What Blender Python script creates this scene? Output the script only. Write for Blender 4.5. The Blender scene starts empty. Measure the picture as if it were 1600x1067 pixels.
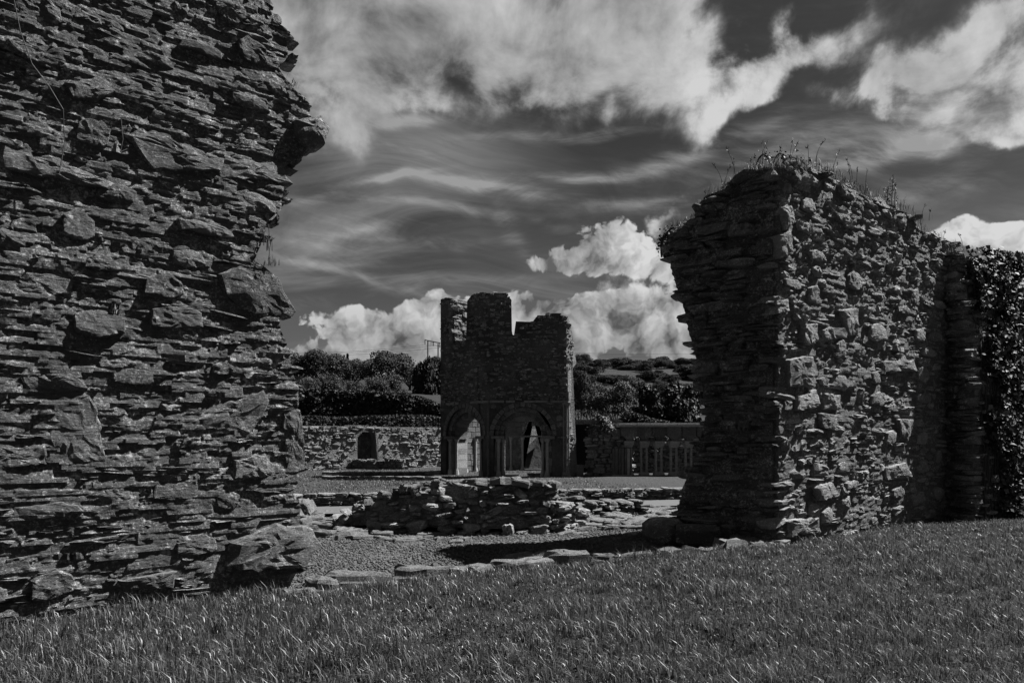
import bpy, math, random
import numpy as np
from mathutils import Vector, Matrix, Euler

random.seed(7)
RNG = np.random.default_rng(7)
SC = bpy.context.scene
COL = SC.collection
R = math.radians

# ------------------------------------------------------------------ camera
F, HZ, CZ = 1066.67, 689.0, 1.6          # focal length in photo pixels, eye line, eye height
cam_d = bpy.data.cameras.new('camera')
cam_d.sensor_width = 36.0
cam_d.lens = 24.0
cam_d.shift_y = 155.5 / 1600.0
cam_d.clip_start = 0.05
cam_d.clip_end = 3000
cam = bpy.data.objects.new('camera', cam_d)
cam.location = (0, 0, CZ)
cam.rotation_euler = (R(90), 0, 0)
COL.objects.link(cam)
SC.camera = cam

# ------------------------------------------------------------------ exposure
SC.view_settings.view_transform = 'Standard'
SC.view_settings.look = 'None'
SC.view_settings.exposure = 1.3
SC.view_settings.gamma = 1.0
SC.view_settings.use_curve_mapping = False
SC.cycles.max_bounces = 5
SC.cycles.diffuse_bounces = 2
SC.cycles.transparent_max_bounces = 6

# ------------------------------------------------------------------ sun
SUN_EL = R(53)
SUN_AZ = math.atan2(1.0, 0.32)            # clockwise from +Y (the view direction)
sun_dir = Vector((math.sin(SUN_AZ) * math.cos(SUN_EL), math.cos(SUN_AZ) * math.cos(SUN_EL), math.sin(SUN_EL)))
sd = bpy.data.lights.new('sun', 'SUN')
sd.energy = 5.0
sd.angle = R(0.5)
sd.color = (1.0, 1.0, 1.0)
so = bpy.data.objects.new('sun', sd)
so.rotation_euler = (-sun_dir).to_track_quat('-Z', 'Y').to_euler()
so.location = (30, 5, 30)
COL.objects.link(so)


# ------------------------------------------------------------------ node helpers
class NE:
    """A value socket with arithmetic."""
    def __init__(s, nt, sock): s.nt, s.s = nt, sock
    def _m(s, op, *a, clamp=False):
        n = s.nt.nodes.new('ShaderNodeMath'); n.operation = op; n.use_clamp = clamp
        for i, v in enumerate((s,) + a):
            if isinstance(v, NE): s.nt.links.new(v.s, n.inputs[i])
            else: n.inputs[i].default_value = v
        return NE(s.nt, n.outputs[0])
    def __add__(s, o): return s._m('ADD', o)
    __radd__ = __add__
    def __sub__(s, o): return s._m('SUBTRACT', o)
    def __rsub__(s, o): return (s * -1.0) + o
    def __mul__(s, o): return s._m('MULTIPLY', o)
    __rmul__ = __mul__
    def __truediv__(s, o): return s._m('DIVIDE', o)
    def max(s, o): return s._m('MAXIMUM', o)
    def min(s, o): return s._m('MINIMUM', o)
    def pow(s, o): return s._m('POWER', o)
    def fract(s): return s._m('FRACT')
    def clamp(s): return s._m('ADD', 0.0, clamp=True)
    def step(s, a, b, smooth=True):
        n = s.nt.nodes.new('ShaderNodeMapRange')
        n.interpolation_type = 'SMOOTHSTEP' if smooth else 'LINEAR'
        s.nt.links.new(s.s, n.inputs[0]); n.inputs[1].default_value = a; n.inputs[2].default_value = b
        return NE(s.nt, n.outputs[0])
    def mix(s, a, b):
        """a where s is 0, b where s is 1"""
        return s * (b - a if not isinstance(a, NE) else (b - a)) + a


def noise(nt, vec, scale=5.0, detail=4.0, rough=0.55, dist=0.0, out=0, dim='3D'):
    n = nt.nodes.new('ShaderNodeTexNoise')
    n.noise_dimensions = dim
    n.inputs['Scale'].default_value = scale
    n.inputs['Detail'].default_value = detail
    n.inputs['Roughness'].default_value = rough
    n.inputs['Distortion'].default_value = dist
    nt.links.new(vec, n.inputs['Vector'])
    return NE(nt, n.outputs[out])


def vscale(nt, vec, sc, add=None):
    n = nt.nodes.new('ShaderNodeVectorMath'); n.operation = 'MULTIPLY'
    nt.links.new(vec, n.inputs[0]); n.inputs[1].default_value = sc
    if add is None: return n.outputs[0]
    m = nt.nodes.new('ShaderNodeVectorMath'); m.operation = 'ADD'
    nt.links.new(n.outputs[0], m.inputs[0])
    if isinstance(add, tuple): m.inputs[1].default_value = add
    else: nt.links.new(add, m.inputs[1])
    return m.outputs[0]


def combine(nt, x, y, z):
    n = nt.nodes.new('ShaderNodeCombineXYZ')
    for i, v in enumerate((x, y, z)):
        if isinstance(v, NE): nt.links.new(v.s, n.inputs[i])
        else: n.inputs[i].default_value = v
    return n.outputs[0]


# ------------------------------------------------------------------ world: sky and clouds
world = bpy.data.worlds.new('World')
SC.world = world
world.use_nodes = True
nt = world.node_tree
nt.nodes.clear()
w_out = nt.nodes.new('ShaderNodeOutputWorld')
w_bg = nt.nodes.new('ShaderNodeBackground')
nt.links.new(w_bg.outputs[0], w_out.inputs[0])
sky = nt.nodes.new('ShaderNodeTexSky')
sky.sky_type = 'NISHITA'
sky.sun_disc = False
sky.sun_elevation = SUN_EL
sky.sun_rotation = SUN_AZ
SKY_STRENGTH = 0.06
sep = nt.nodes.new('ShaderNodeSeparateColor')
nt.links.new(sky.outputs[0], sep.inputs[0])
red = NE(nt, sep.outputs[0])               # black and white film behind a red filter: the red of the sky only
tc = nt.nodes.new('ShaderNodeTexCoord')
D = tc.outputs['Generated']
sx = nt.nodes.new('ShaderNodeSeparateXYZ')
nt.links.new(D, sx.inputs[0])
dx, dy, dz = (NE(nt, sx.outputs[i]) for i in range(3))
az = dx._m('ARCTAN2', dy)
el = dz._m('ARCSINE')


def noise2(*a):
    return noise(*a, dim='2D')


def ang(px, py):
    v = Vector(((px - 800) / F, 1.0, (HZ - py) / F)).normalized()
    return math.atan2(v.x, v.y), math.asin(v.z)


def blobs(lst, vec_az, vec_el):
    """a sum of soft round fields, each a cloud's place in the sky"""
    tot = None
    for px, py, rx, ry, tilt, st in lst:
        a, e = ang(px, py)
        k = math.cos(a)
        ra, re = rx / F * k * k, ry / F * k
        c, s = math.cos(R(tilt)), math.sin(R(tilt))
        da, de = vec_az - a, vec_el - e
        u = (da * c + de * s) / ra
        v = (de * c - da * s) / re
        b = ((u * u + v * v) * -1.0)._m('EXPONENT') * st
        tot = b if tot is None else tot + b
    return tot


angv = combine(nt, az, el, 0.0)


def warpn(sc, det, ox, oy):
    return noise2(nt, vscale(nt, angv, (1, 1, 1), (ox, oy, 0)), sc, det, 0.55) - 0.5


w1, w2 = warpn(3.5, 3.0, 0.0, 0.0), warpn(3.5, 3.0, 3.1, 7.7)
w3, w4 = warpn(14.0, 7.0, 1.3, 0.4), warpn(14.0, 7.0, 5.1, 2.7)
az_w = az + w1 * 0.26 + w3 * 0.10
el_w = el + w2 * 0.20 + w4 * 0.08
# high soft cloud across the top, torn clouds to the right of it
SOFT = [(560, 40, 170, 95, 0, .85), (720, 70, 150, 90, 0, .9), (880, 20, 150, 75, 0, .95), (1010, 60, 80, 85, 0, 1.15), (470, 130, 90, 70, 0, .7), (690, 150, 50, 40, 0, .5), (1090, 105, 45, 40, 0, .6), (420, 30, 120, 90, 0, .8),
        (1120, 178, 75, 20, 22, 1.0), (1215, 140, 60, 22, 25, .95), (1290, 62, 110, 34, 14, 1.15), (1190, 75, 60, 20, 10, .7), (1440, 115, 95, 44, 22, 1.15), (1400, 165, 50, 20, 0, .8), (1560, 60, 110, 32, 20, 1.15),
        (1540, 155, 90, 26, 20, 1.0), (1600, 180, 70, 18, -10, .9), (905, 160, 18, 24, 25, .65), (1048, 322, 24, 11, 0, .9), (1700, 80, 120, 60, 0, .9), (950, 442, 120, 12, 0, .6), (620, 180, 60, 16, 10, .5), (560, 165, 40, 20, 0, .5)]
fb = noise2(nt, vscale(nt, angv, (1.0, 1.3, 1.0), (0.3, 0.2, 0)), 8.0, 8.0, 0.60, 0.25)
fsoft = blobs(SOFT, az_w, el_w)
fs2 = fsoft + (fb - 0.5) * 3.0 * (fsoft * 1.5 + 0.12).min(1.0)
gen = noise(nt, vscale(nt, D, (1, 1, 1.8)), 2.3, 8.0, 0.6)
d_soft = fs2.step(0.10, 1.15)
# cumulus low down, crisp edges
CUM = [(918, 382, 40, 30, 0, 1.05), (978, 376, 38, 32, 0, 1.1), (1030, 396, 44, 30, 0, 1.0), (868, 404, 36, 18, 0, .95), (945, 412, 100, 14, 0, .8), (1075, 415, 36, 20, 0, .8),
       (820, 472, 34, 22, 0, 1.1), (870, 476, 46, 20, 0, 1.0), (930, 480, 60, 22, 0, 1.0), (1000, 484, 60, 26, 0, 1.0), (1060, 492, 50, 28, 0, .9), (905, 530, 260, 40, 0, 1.1), (740, 485, 40, 24, 0, .8), (775, 500, 60, 26, 0, .8),
       (690, 474, 26, 20, 0, 1), (655, 496, 40, 22, 0, .9), (600, 515, 50, 18, 0, .8), (640, 545, 130, 34, 0, .9), (560, 498, 34, 16, 0, .8), (520, 550, 90, 14, 0, .5), (690, 520, 60, 40, 0, .8),
       (1505, 362, 34, 20, 0, 1.1), (1555, 375, 46, 18, 0, 1), (1610, 375, 50, 22, 0, 1), (1460, 380, 30, 10, 0, .6),
       (1180, 480, 100, 50, 0, 1), (1380, 500, 150, 50, 0, 1), (300, 500, 200, 50, 0, 1), (1750, 420, 120, 50, 0, 1), (100, 520, 150, 50, 0, 1)]
def billow(vec):
    """rounded heads: distance cells at two sizes over soft noise"""
    tot = noise2(nt, vec, 9.0, 7.0, 0.55, 0.1) * 1.0
    for sc, am in ((15.0, 0.46), (34.0, 0.28), (75.0, 0.16), (150.0, 0.09)):
        v = nt.nodes.new('ShaderNodeTexVoronoi'); v.voronoi_dimensions = '2D'; v.inputs['Scale'].default_value = sc
        nt.links.new(vec, v.inputs['Vector'])
        tot = tot + (0.45 - NE(nt, v.outputs['Distance'])) * am
    return tot - 0.5


wv = combine(nt, az + w3 * 0.05, el + w4 * 0.05, 0.0)
bil = billow(wv)
CUMF = blobs(CUM, az + w1 * 0.04, el + w2 * 0.03)
fcum = CUMF + bil * 1.9 * (CUMF * 1.6 + 0.03).min(1.0)
d_cum = fcum.step(0.40, 0.60) * el.step(0.005, 0.10).mix(0.55, 1.0)
# away from the picture the same sky goes on: clouds by noise alone
front = (dy.step(0.25, 0.5)) * (dx._m('ABSOLUTE').step(0.80, 0.66))
d_gen = gen.step(0.50, 0.72) * (1.0 - front)
# cirrus: streaks on a high flat sheet
inv = dz.max(0.0) + 0.16
cx = dx / inv
cy = dy / inv
cw = noise2(nt, combine(nt, cx * 0.5, cy * 0.5, 2.0), 1.0, 3.0, 0.5) - 0.5
ci = noise2(nt, combine(nt, cx * 0.5 + cw * 0.5, cy * 1.5 + cw * 1.6 + cx * 0.15, 0.0), 1.7, 7.0, 0.62, 0.35)
ci2 = noise2(nt, combine(nt, cx * 0.6, cy * 0.6, 5.0), 1.3, 3.0, 0.5)
cirrus = ci.step(0.36, 0.92) * ci2.step(0.28, 0.60)
STREAK = [(1050, 250, 160, 14, 10, .6), (850, 220, 140, 10, 4, .5), (1180, 330, 60, 20, 10, .5), (700, 340, 130, 7, -3, .6), (960, 320, 100, 8, 4, .5), (1400, 240, 160, 14, 8, .7), (500, 400, 80, 8, -6, .5), (480, 460, 60, 14, 0, .4), (720, 305, 150, 9, -4, .9), (600, 290, 90, 6, 6, .6), (880, 285, 120, 9, 5, .7), (560, 365, 120, 9, 4, .6), (800, 365, 12, 34, 25, .45), (560, 425, 100, 7, -14, .7), (650, 385, 120, 8, 2, .5), (480, 300, 60, 8, -8, .5),
          (1300, 240, 260, 36, 8, .55), (1500, 200, 150, 22, 5, .55), (620, 245, 80, 10, -10, .4), (560, 190, 110, 12, 2, .8), (640, 200, 70, 9, 8, .5), (1450, 300, 160, 30, 10, .5), (780, 430, 120, 10, 5, .4), (520, 350, 80, 30, 0, .35), (1180, 260, 120, 40, 0, .35)]
st_f = blobs(STREAK, az + w1 * 0.10, el + w2 * 0.07)
st_n = noise2(nt, combine(nt, az * 2.2 + cw * 0.4, el * 11.0 + az * 1.2 + cw * 1.6, 0.0), 2.2, 7.0, 0.62, 0.3)
st_g = noise2(nt, combine(nt, az * 9.0 + el * 4.0 + w1 * 2.0, el * 42.0 + az * 6.0 + w1 * 6.0, 0.0), 1.3, 6.0, 0.65)
streak = (st_f * 0.75 + (st_n - 0.5) * (st_f + 0.35) * 2.0 + (st_g - 0.5) * 0.9 * (st_f + 0.25)).step(-0.05, 1.45)
veil = (cirrus * 0.85 + streak * 1.1).clamp()

clear = (red * SKY_STRENGTH).min(0.30)
clear = clear * 0.34 + el.step(0.46, 0.0) * 0.050
# cloud brightness: bright where thick towards the sun, greyer beneath and inside
angs = vscale(nt, angv, (1, 1, 1), (0.020, 0.028, 0))
relief = billow(vscale(nt, wv, (1, 1, 1), (0.016, 0.024, 0))) - bil
shade_c = ((relief * -1.5 + 0.62) + (CUMF - 1.0) * -0.10 + (noise2(nt, angv, 6.0, 4.0, 0.5) - 0.5) * 1.5).clamp()
lum_c = shade_c.mix(0.12, 0.68) * el.step(0.06, 0.24).mix(0.48, 1.0)
relief_s = noise2(nt, vscale(nt, angv, (1.0, 1.3, 1.0), (0.33, 0.24, 0)), 8.0, 8.0, 0.60, 0.25) - fb
rightness = az.step(-0.05, 0.20)
lum_s = ((relief_s * -1.1) + 0.40 + rightness * 0.32 + (noise2(nt, angv, 4.2, 5.0, 0.55) - 0.5) * 1.1).clamp().mix(0.11, 0.64)
lum = veil.mix(clear, 0.33)
lum = (d_gen * 0.9).mix(lum, 0.30)
haze = el.step(0.24, 0.02) * (w1 * 1.2 + 0.75)
lum = (haze * 0.75).mix(lum, 0.17)
lum = d_soft.mix(lum, lum_s)
lum = d_cum.mix(lum, lum_c)
lum = dz.step(-0.06, 0.0).mix(0.03, lum)   # below the horizon: dark land
lum = lum / 2.46                           # the exposure is +1.3
nt.links.new(combine(nt, lum, lum, lum), w_bg.inputs[0])
w_bg.inputs[1].default_value = 1.0
world.cycles.sampling_method = 'MANUAL'
world.cycles.sample_map_resolution = 512


# ------------------------------------------------------------------ materials (a black and white world: greys only)
MATS = {}


def new_mat(name, rough=0.85, spec=0.3):
    m = bpy.data.materials.new(name); m.use_nodes = True
    t = m.node_tree
    b = t.nodes['Principled BSDF']
    b.inputs['Roughness'].default_value = rough
    b.inputs['Specular IOR Level'].default_value = spec
    MATS[name] = m
    return m, t, b


def set_col(t, b, v):
    t.links.new(combine(t, v, v, v), b.inputs['Base Color'])


def bump(t, b, h, strength, dist, prev=None):
    n = t.nodes.new('ShaderNodeBump')
    n.inputs['Strength'].default_value = strength
    n.inputs['Distance'].default_value = dist
    t.links.new(h.s, n.inputs['Height'])
    if prev: t.links.new(prev, n.inputs['Normal'])
    t.links.new(n.outputs[0], b.inputs['Normal'])
    return n.outputs[0]


def pos(t):
    return t.nodes.new('ShaderNodeNewGeometry').outputs['Position']


def rnd(t):
    """0..1 per object, or per piece of a joined mesh (attribute tone)."""
    o = t.nodes.new('ShaderNodeObjectInfo')
    a = t.nodes.new('ShaderNodeAttribute'); a.attribute_name = 'tone'
    return (NE(t, o.outputs['Random']) + NE(t, a.outputs['Fac'])).fract()


def stone_mat(name, lo, hi, lichen_glint, strata=1.0, fine=1.0, k=1.0, lich_glint_amt=0.5):
    """laminated shale or block stone; k scales the texture (1 = near)."""
    m, t, b = new_mat(name, 0.85, 0.25)
    p = pos(t); r = rnd(t)
    off = combine(t, r * 13.0, r * 7.0, r * 5.0)
    pv = vscale(t, p, (1, 1, 1), off)
    n1 = noise(t, pv, 3.0 * k, 5.0, 0.6)
    n2 = noise(t, pv, 22.0 * k, 6.0, 0.7)
    ns = noise(t, vscale(t, p, (1, 1, 9.0), off), 5.0 * k, 7.0, 0.65, 0.6)
    nl = noise(t, vscale(t, p, (1, 1, 5.0), off), 34.0 * k, 5.0, 0.7, 0.4)
    base = (r * 0.55 + n1 * 0.45).mix(lo, hi)
    base = base * (n2 * 1.3 + 0.30) * (ns * 0.7 + 0.65) * (nl * 1.5 + 0.20)
    li = (noise(t, pv, 5.0 * k, 8.0, 0.72) + (n2 - 0.5) * 0.5).step(0.64 - 0.12 * lich_glint_amt, 0.74 - 0.08 * lich_glint_amt)
    col = (li * lich_glint_amt).mix(base * 0.80, n2.step(0.3, 0.7) * lichen_glint)
    sp = (noise(t, pv, 38.0 * k, 4.0, 0.75) + (n1 - 0.5) * 0.5).step(0.56, 0.66) * lich_glint_amt  # pale speckle: raking-sun highlights painted into the colour, with mortar grain
    col = (sp * 0.75).mix(col, lichen_glint * 0.85)
    set_col(t, b, col)
    nf = noise(t, pv, 60.0 * k, 5.0, 0.7)
    n_a = bump(t, b, ns, 0.9 * strata, 0.07 / k)
    n_c = bump(t, b, nl, 0.9 * strata, 0.018 / k, n_a)
    n_b = bump(t, b, n2, 0.8 * fine, 0.03 / k, n_c)
    bump(t, b, nf, 0.6 * fine, 0.010 / k, n_b)
    return m


def mortar_mat(name, lo, hi, k=1.0):
    m, t, b = new_mat(name, 0.95, 0.1)
    p = pos(t)
    n1 = noise(t, p, 2.2 * k, 5.0, 0.6)
    n2 = noise(t, p, 30.0 * k, 6.0, 0.75)
    vo = t.nodes.new('ShaderNodeTexVoronoi'); vo.inputs['Scale'].default_value = 45.0 * k
    t.links.new(p, vo.inputs['Vector'])
    v = NE(t, vo.outputs['Distance'])
    set_col(t, b, n1.step(0.35, 0.65).mix(lo, hi) * (n2 * 1.0 + 0.5))
    n_a = bump(t, b, n2, 0.9, 0.05 / k)
    bump(t, b, v, 0.6, 0.02 / k, n_a)
    return m


M_SHALE = stone_mat('shale_stone', 0.06, 0.27, 0.62, lich_glint_amt=0.7)
M_SHALE_R = stone_mat('shale_stone_pale', 0.17, 0.42, 0.70, lich_glint_amt=0.7)
M_RUBBLE = stone_mat('shale_rubble', 0.08, 0.22, 0.55, lich_glint_amt=0.9)
M_RUBBLE_R = stone_mat('shale_rubble_pale', 0.12, 0.30, 0.58, lich_glint_amt=0.7)
M_TOWER = stone_mat('tower_stone', 0.03, 0.36, 0.70, k=0.8, lich_glint_amt=0.9)
M_ASHLAR = stone_mat('dressed_stone', 0.06, 0.22, 0.45, strata=0.4, k=0.8, lich_glint_amt=0.5)
M_COLUMN = plain_stone = stone_mat('sunlit_limestone', 0.30, 0.42, 0.55, strata=0.2, k=0.8, lich_glint_amt=0.3)  # pale so that columns look sunlit: sunlight put into the colour
M_PALE = stone_mat('rear_wall_stone', 0.16, 0.30, 0.45, strata=0.6, k=0.6, lich_glint_amt=0.5)
M_SLAB = stone_mat('flagstone', 0.12, 0.22, 0.36, lich_glint_amt=0.5)
M_MORTAR = mortar_mat('lime_mortar', 0.08, 0.24)
M_MORTAR_D = mortar_mat('dark_mortar', 0.05, 0.12)
M_MORTAR_F = mortar_mat('old_mortar', 0.05, 0.11, 0.5)
M_MORTAR_P = mortar_mat('pale_mortar', 0.12, 0.24, 0.5)


def leaf_mat(name, lo, hi, rough=0.5, spec=0.4, trans=0.25, scale=0.7):
    m, t, b = new_mat(name, rough, spec)
    p = pos(t)
    g = t.nodes.new('ShaderNodeNewGeometry')
    ri = NE(t, g.outputs['Random Per Island'])
    n = noise(t, p, scale, 3.0, 0.6)
    v = ((ri * ri) * 0.75 + n * 0.3).mix(lo, hi)
    set_col(t, b, v)
    out = t.nodes['Material Output']
    tr = t.nodes.new('ShaderNodeBsdfTranslucent')
    mx = t.nodes.new('ShaderNodeMixShader'); mx.inputs[0].default_value = trans
    t.links.new(combine(t, v, v, v), tr.inputs[0])
    t.links.new(b.outputs[0], mx.inputs[1]); t.links.new(tr.outputs[0], mx.inputs[2])
    t.links.new(mx.outputs[0], out.inputs[0])
    return m


M_GRASS = leaf_mat('grass_blades', 0.005, 0.175, 0.42, 0.45, 0.3, 0.9)
M_CLOVER = leaf_mat('clover_leaves', 0.01, 0.07, 0.8, 0.05, 0.1, 0.9)
M_DRY = leaf_mat('dry_grass', 0.02, 0.14, 0.6, 0.3, 0.3)
M_IVY = leaf_mat('ivy_leaves', 0.02, 0.11, 0.6, 0.12, 0.04, 2.0)
M_HEDGE = leaf_mat('hedge_leaves', 0.012, 0.07, 0.7, 0.12, 0.08, 0.5)
M_TREE = leaf_mat('tree_leaves', 0.015, 0.075, 0.7, 0.12, 0.12, 0.3)
M_GORSE = leaf_mat('gorse_leaves', 0.012, 0.055, 0.8, 0.08, 0.08, 0.15)
M_BUSH = leaf_mat('bush_leaves', 0.012, 0.055, 0.6, 0.25, 0.08, 0.6)
M_YEW = leaf_mat('yew_leaves', 0.010, 0.025, 0.6, 0.2, 0.03, 0.5)


def plain(name, lo, hi, sc, rough=0.9, b1=0.5, d1=0.03, spec=0.2, scale3=(1, 1, 1)):
    m, t, b = new_mat(name, rough, spec)
    p = vscale(t, pos(t), scale3)
    n = noise(t, p, sc, 8.0, 0.68)
    n2 = noise(t, p, sc * 0.13, 4.0, 0.6)
    set_col(t, b, (n * 0.6 + n2 * 0.4).step(0.3, 0.7, False).mix(lo, hi))
    bump(t, b, n, b1, d1)
    return m


M_EARTH = plain('earth', 0.008, 0.025, 20, b1=0.9, d1=0.05)
M_GRAVEL = plain('gravel_bed', 0.05, 0.13, 45, b1=1.0, d1=0.03)
M_PEBBLE = stone_mat('pebble', 0.06, 0.20, 0.30, k=2.0, lich_glint_amt=0.2)
M_PATH = plain('path_gravel', 0.07, 0.11, 60, b1=0.4, d1=0.01)
M_LAWN = plain('lawn_turf', 0.025, 0.06, 25, b1=1.0, d1=0.06)
M_HILL = plain('hill_grass', 0.006, 0.032, 1.2, b1=1.0, d1=0.4)
M_BARK = plain('bark', 0.03, 0.07, 14, scale3=(1, 1, 0.2), b1=0.8)
M_WOOD = plain('weathered_pole_wood', 0.05, 0.10, 9)
M_WIRE = plain('wire', 0.04, 0.06, 9)
M_VOID = plain('recess_shade', 0.02, 0.04, 9)  # the recess's shade, put into its back wall's colour


# ------------------------------------------------------------------ python noise
def _h(ix, iy, iz, seed):
    n = (ix * 374761393 + iy * 668265263 + iz * 2147483647 + seed * 1274126177) & 0xFFFFFFFF
    n = ((n ^ (n >> 13)) * 1274126177) & 0xFFFFFFFF
    n = (n ^ (n >> 16)) & 0xFFFFFF
    return n / float(0xFFFFFF)


def vn(x, y=0.0, z=0.0, seed=0):
    x, y, z = np.broadcast_arrays(np.asarray(x, float), np.asarray(y, float), np.asarray(z, float))
    ix, iy, iz = (np.floor(a).astype(np.int64) for a in (x, y, z))
    fx, fy, fz = x - ix, y - iy, z - iz
    fx, fy, fz = (f * f * (3 - 2 * f) for f in (fx, fy, fz))
    r = 0
    for a in (0, 1):
        for b in (0, 1):
            for c in (0, 1):
                w = (fx if a else 1 - fx) * (fy if b else 1 - fy) * (fz if c else 1 - fz)
                r = r + w * _h(ix + a, iy + b, iz + c, seed)
    return r * 2 - 1


def fbm(x, y=0.0, z=0.0, seed=0, o=4):
    r, a, f, t = 0, 1.0, 1.0, 0
    for k in range(o):
        r = r + a * vn(np.asarray(x) * f, np.asarray(y) * f, np.asarray(z) * f, seed + k); t += a; a *= 0.5; f *= 2.03
    return r / t


# ------------------------------------------------------------------ object helpers
def mesh_of(name, verts, faces, mat=None, smooth=False, tone=None):
    me = bpy.data.meshes.new(name)
    if isinstance(verts, np.ndarray): verts = verts.tolist()
    if isinstance(faces, np.ndarray): faces = faces.tolist()
    me.from_pydata(verts, [], faces)
    if mat: me.materials.append(mat)
    if smooth: me.polygons.foreach_set('use_smooth', [True] * len(me.polygons))
    if tone is not None:
        a = me.attributes.new('tone', 'FLOAT', 'POINT'); a.data.foreach_set('value', np.asarray(tone, float))
    me.update()
    return me


def fast_mesh(name, V, Fq, mat, tone=None):
    """V n x 3, Fq m x k (all faces the same size)."""
    me = bpy.data.meshes.new(name)
    V = np.asarray(V, np.float32); Fq = np.asarray(Fq, np.int32)
    m, k = Fq.shape
    me.vertices.add(len(V)); me.vertices.foreach_set('co', V.ravel())
    me.loops.add(m * k); me.loops.foreach_set('vertex_index', Fq.ravel())
    me.polygons.add(m)
    me.polygons.foreach_set('loop_start', np.arange(0, m * k, k, dtype=np.int32))
    me.polygons.foreach_set('loop_total', np.full(m, k, np.int32))
    if tone is not None:
        a = me.attributes.new('tone', 'FLOAT', 'POINT'); a.data.foreach_set('value', np.asarray(tone, np.float32))
    me.materials.append(mat)
    me.update(calc_edges=True)
    return me


def put(name, me, parent=None, loc=(0, 0, 0), rot=None, scale=None, kind=None):
    o = bpy.data.objects.new(name, me)
    o.location = loc
    if rot is not None: o.rotation_euler = rot
    if scale is not None: o.scale = scale
    if parent is not None: o.parent = parent
    if kind: o['kind'] = kind
    COL.objects.link(o)
    return o


def thing(name, label, cat, loc=(0, 0, 0), group=None):
    o = bpy.data.objects.new(name, None)
    o.empty_display_size = 0.2
    o.location = loc
    COL.objects.link(o)
    return tag(o, label, cat, group)


def tag(o, label, cat, group=None):
    o['label'] = label; o['category'] = cat
    if group: o['group'] = group
    return o


def P(px, py, Y):
    return Vector(((px - 800) / F * Y, Y, CZ - (py - HZ) / F * Y))


def G(px, py, z=0.0):
    """the ground point of height z seen at this pixel"""
    Y = (CZ - z) * F / (py - HZ)
    return Vector(((px - 800) / F * Y, Y, z))


class Join:
    """collects pieces for ONE joined mesh"""
    def __init__(s): s.v, s.f, s.t, s.n = [], [], [], 0
    def add(s, V, Fc, M=None, tone=None):
        V = np.asarray(V, float)
        if M is not None:
            Mn = np.array(M); V = V @ Mn[:3, :3].T + Mn[:3, 3]
        s.v.append(V); s.f += [tuple(i + s.n for i in f) for f in Fc]
        s.t.append(np.full(len(V), random.random() if tone is None else tone)); s.n += len(V)
    def mesh(s, name, mat, smooth=False):
        return mesh_of(name, np.concatenate(s.v), s.f, mat, smooth, np.concatenate(s.t))


# ------------------------------------------------------------------ stone shapes: unit box, front towards -Y
def lam_stone(seed, nlam, nx, rough=1.0):
    """a slab of thin shale layers with broken front edges"""
    rg = np.random.default_rng(seed)
    zs = np.concatenate([[0], np.cumsum(rg.uniform(0.5, 1.6, nlam))]); zs = zs / zs[-1] - 0.5
    V, Fc = [], []
    xs0 = np.linspace(-0.5, 0.5, nx)
    rows = []
    wob = rg.normal(0, 0.05, nx); wob2 = np.interp(np.arange(nx), [0, nx / 2, nx - 1], rg.normal(0, 0.10, 3))
    prof = rg.uniform(-0.06, 0.06)
    for l in range(nlam):
        x0 = -0.5 + abs(rg.normal(0, 0.045)); x1 = 0.5 - abs(rg.normal(0, 0.045))
        step = rg.uniform(-0.09, 0.05) * rough
        fr = rg.normal(0, 0.035, nx) * rough + rg.normal(0, 0.05) * np.linspace(-1, 1, nx)
        for e, zz in ((0, zs[l]), (1, zs[l + 1])):
            x = np.interp(xs0, [-0.5, 0.5], [x0, x1]) + rg.normal(0, 0.012, nx)
            y = -0.40 + step + fr + (0.05 if e == 0 else 0.0) + rg.normal(0, 0.02, nx)
            y[0] += rg.uniform(0.05, 0.3); y[-1] += rg.uniform(0.05, 0.3)
            taper = 1 - 0.25 * (np.abs(xs0) * 2) ** 4 * rg.uniform(0.2, 1.6)
            z = (zz * taper) + wob2 * 0.5 + rg.normal(0, 0.018, nx)
            rows.append(np.stack([x, y, z], 1))
    # back edges
    first = rows[0].copy(); first[:, 1] = 0.5
    last = rows[-1].copy(); last[:, 1] = 0.5
    rows = [first] + rows + [last]
    V = np.concatenate(rows)
    for r in range(len(rows) - 1):
        for c in range(nx - 1):
            a = r * nx + c
            Fc.append((a, a + 1, a + nx + 1, a + nx))
    n = len(rows)
    left = [r * nx for r in range(n)]
    right = [r * nx + nx - 1 for r in range(n)]
    Fc.append(tuple(reversed(left))[::1]); Fc.append(tuple(right))
    return V, [tuple(reversed(f)) if False else f for f in Fc]


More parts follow.
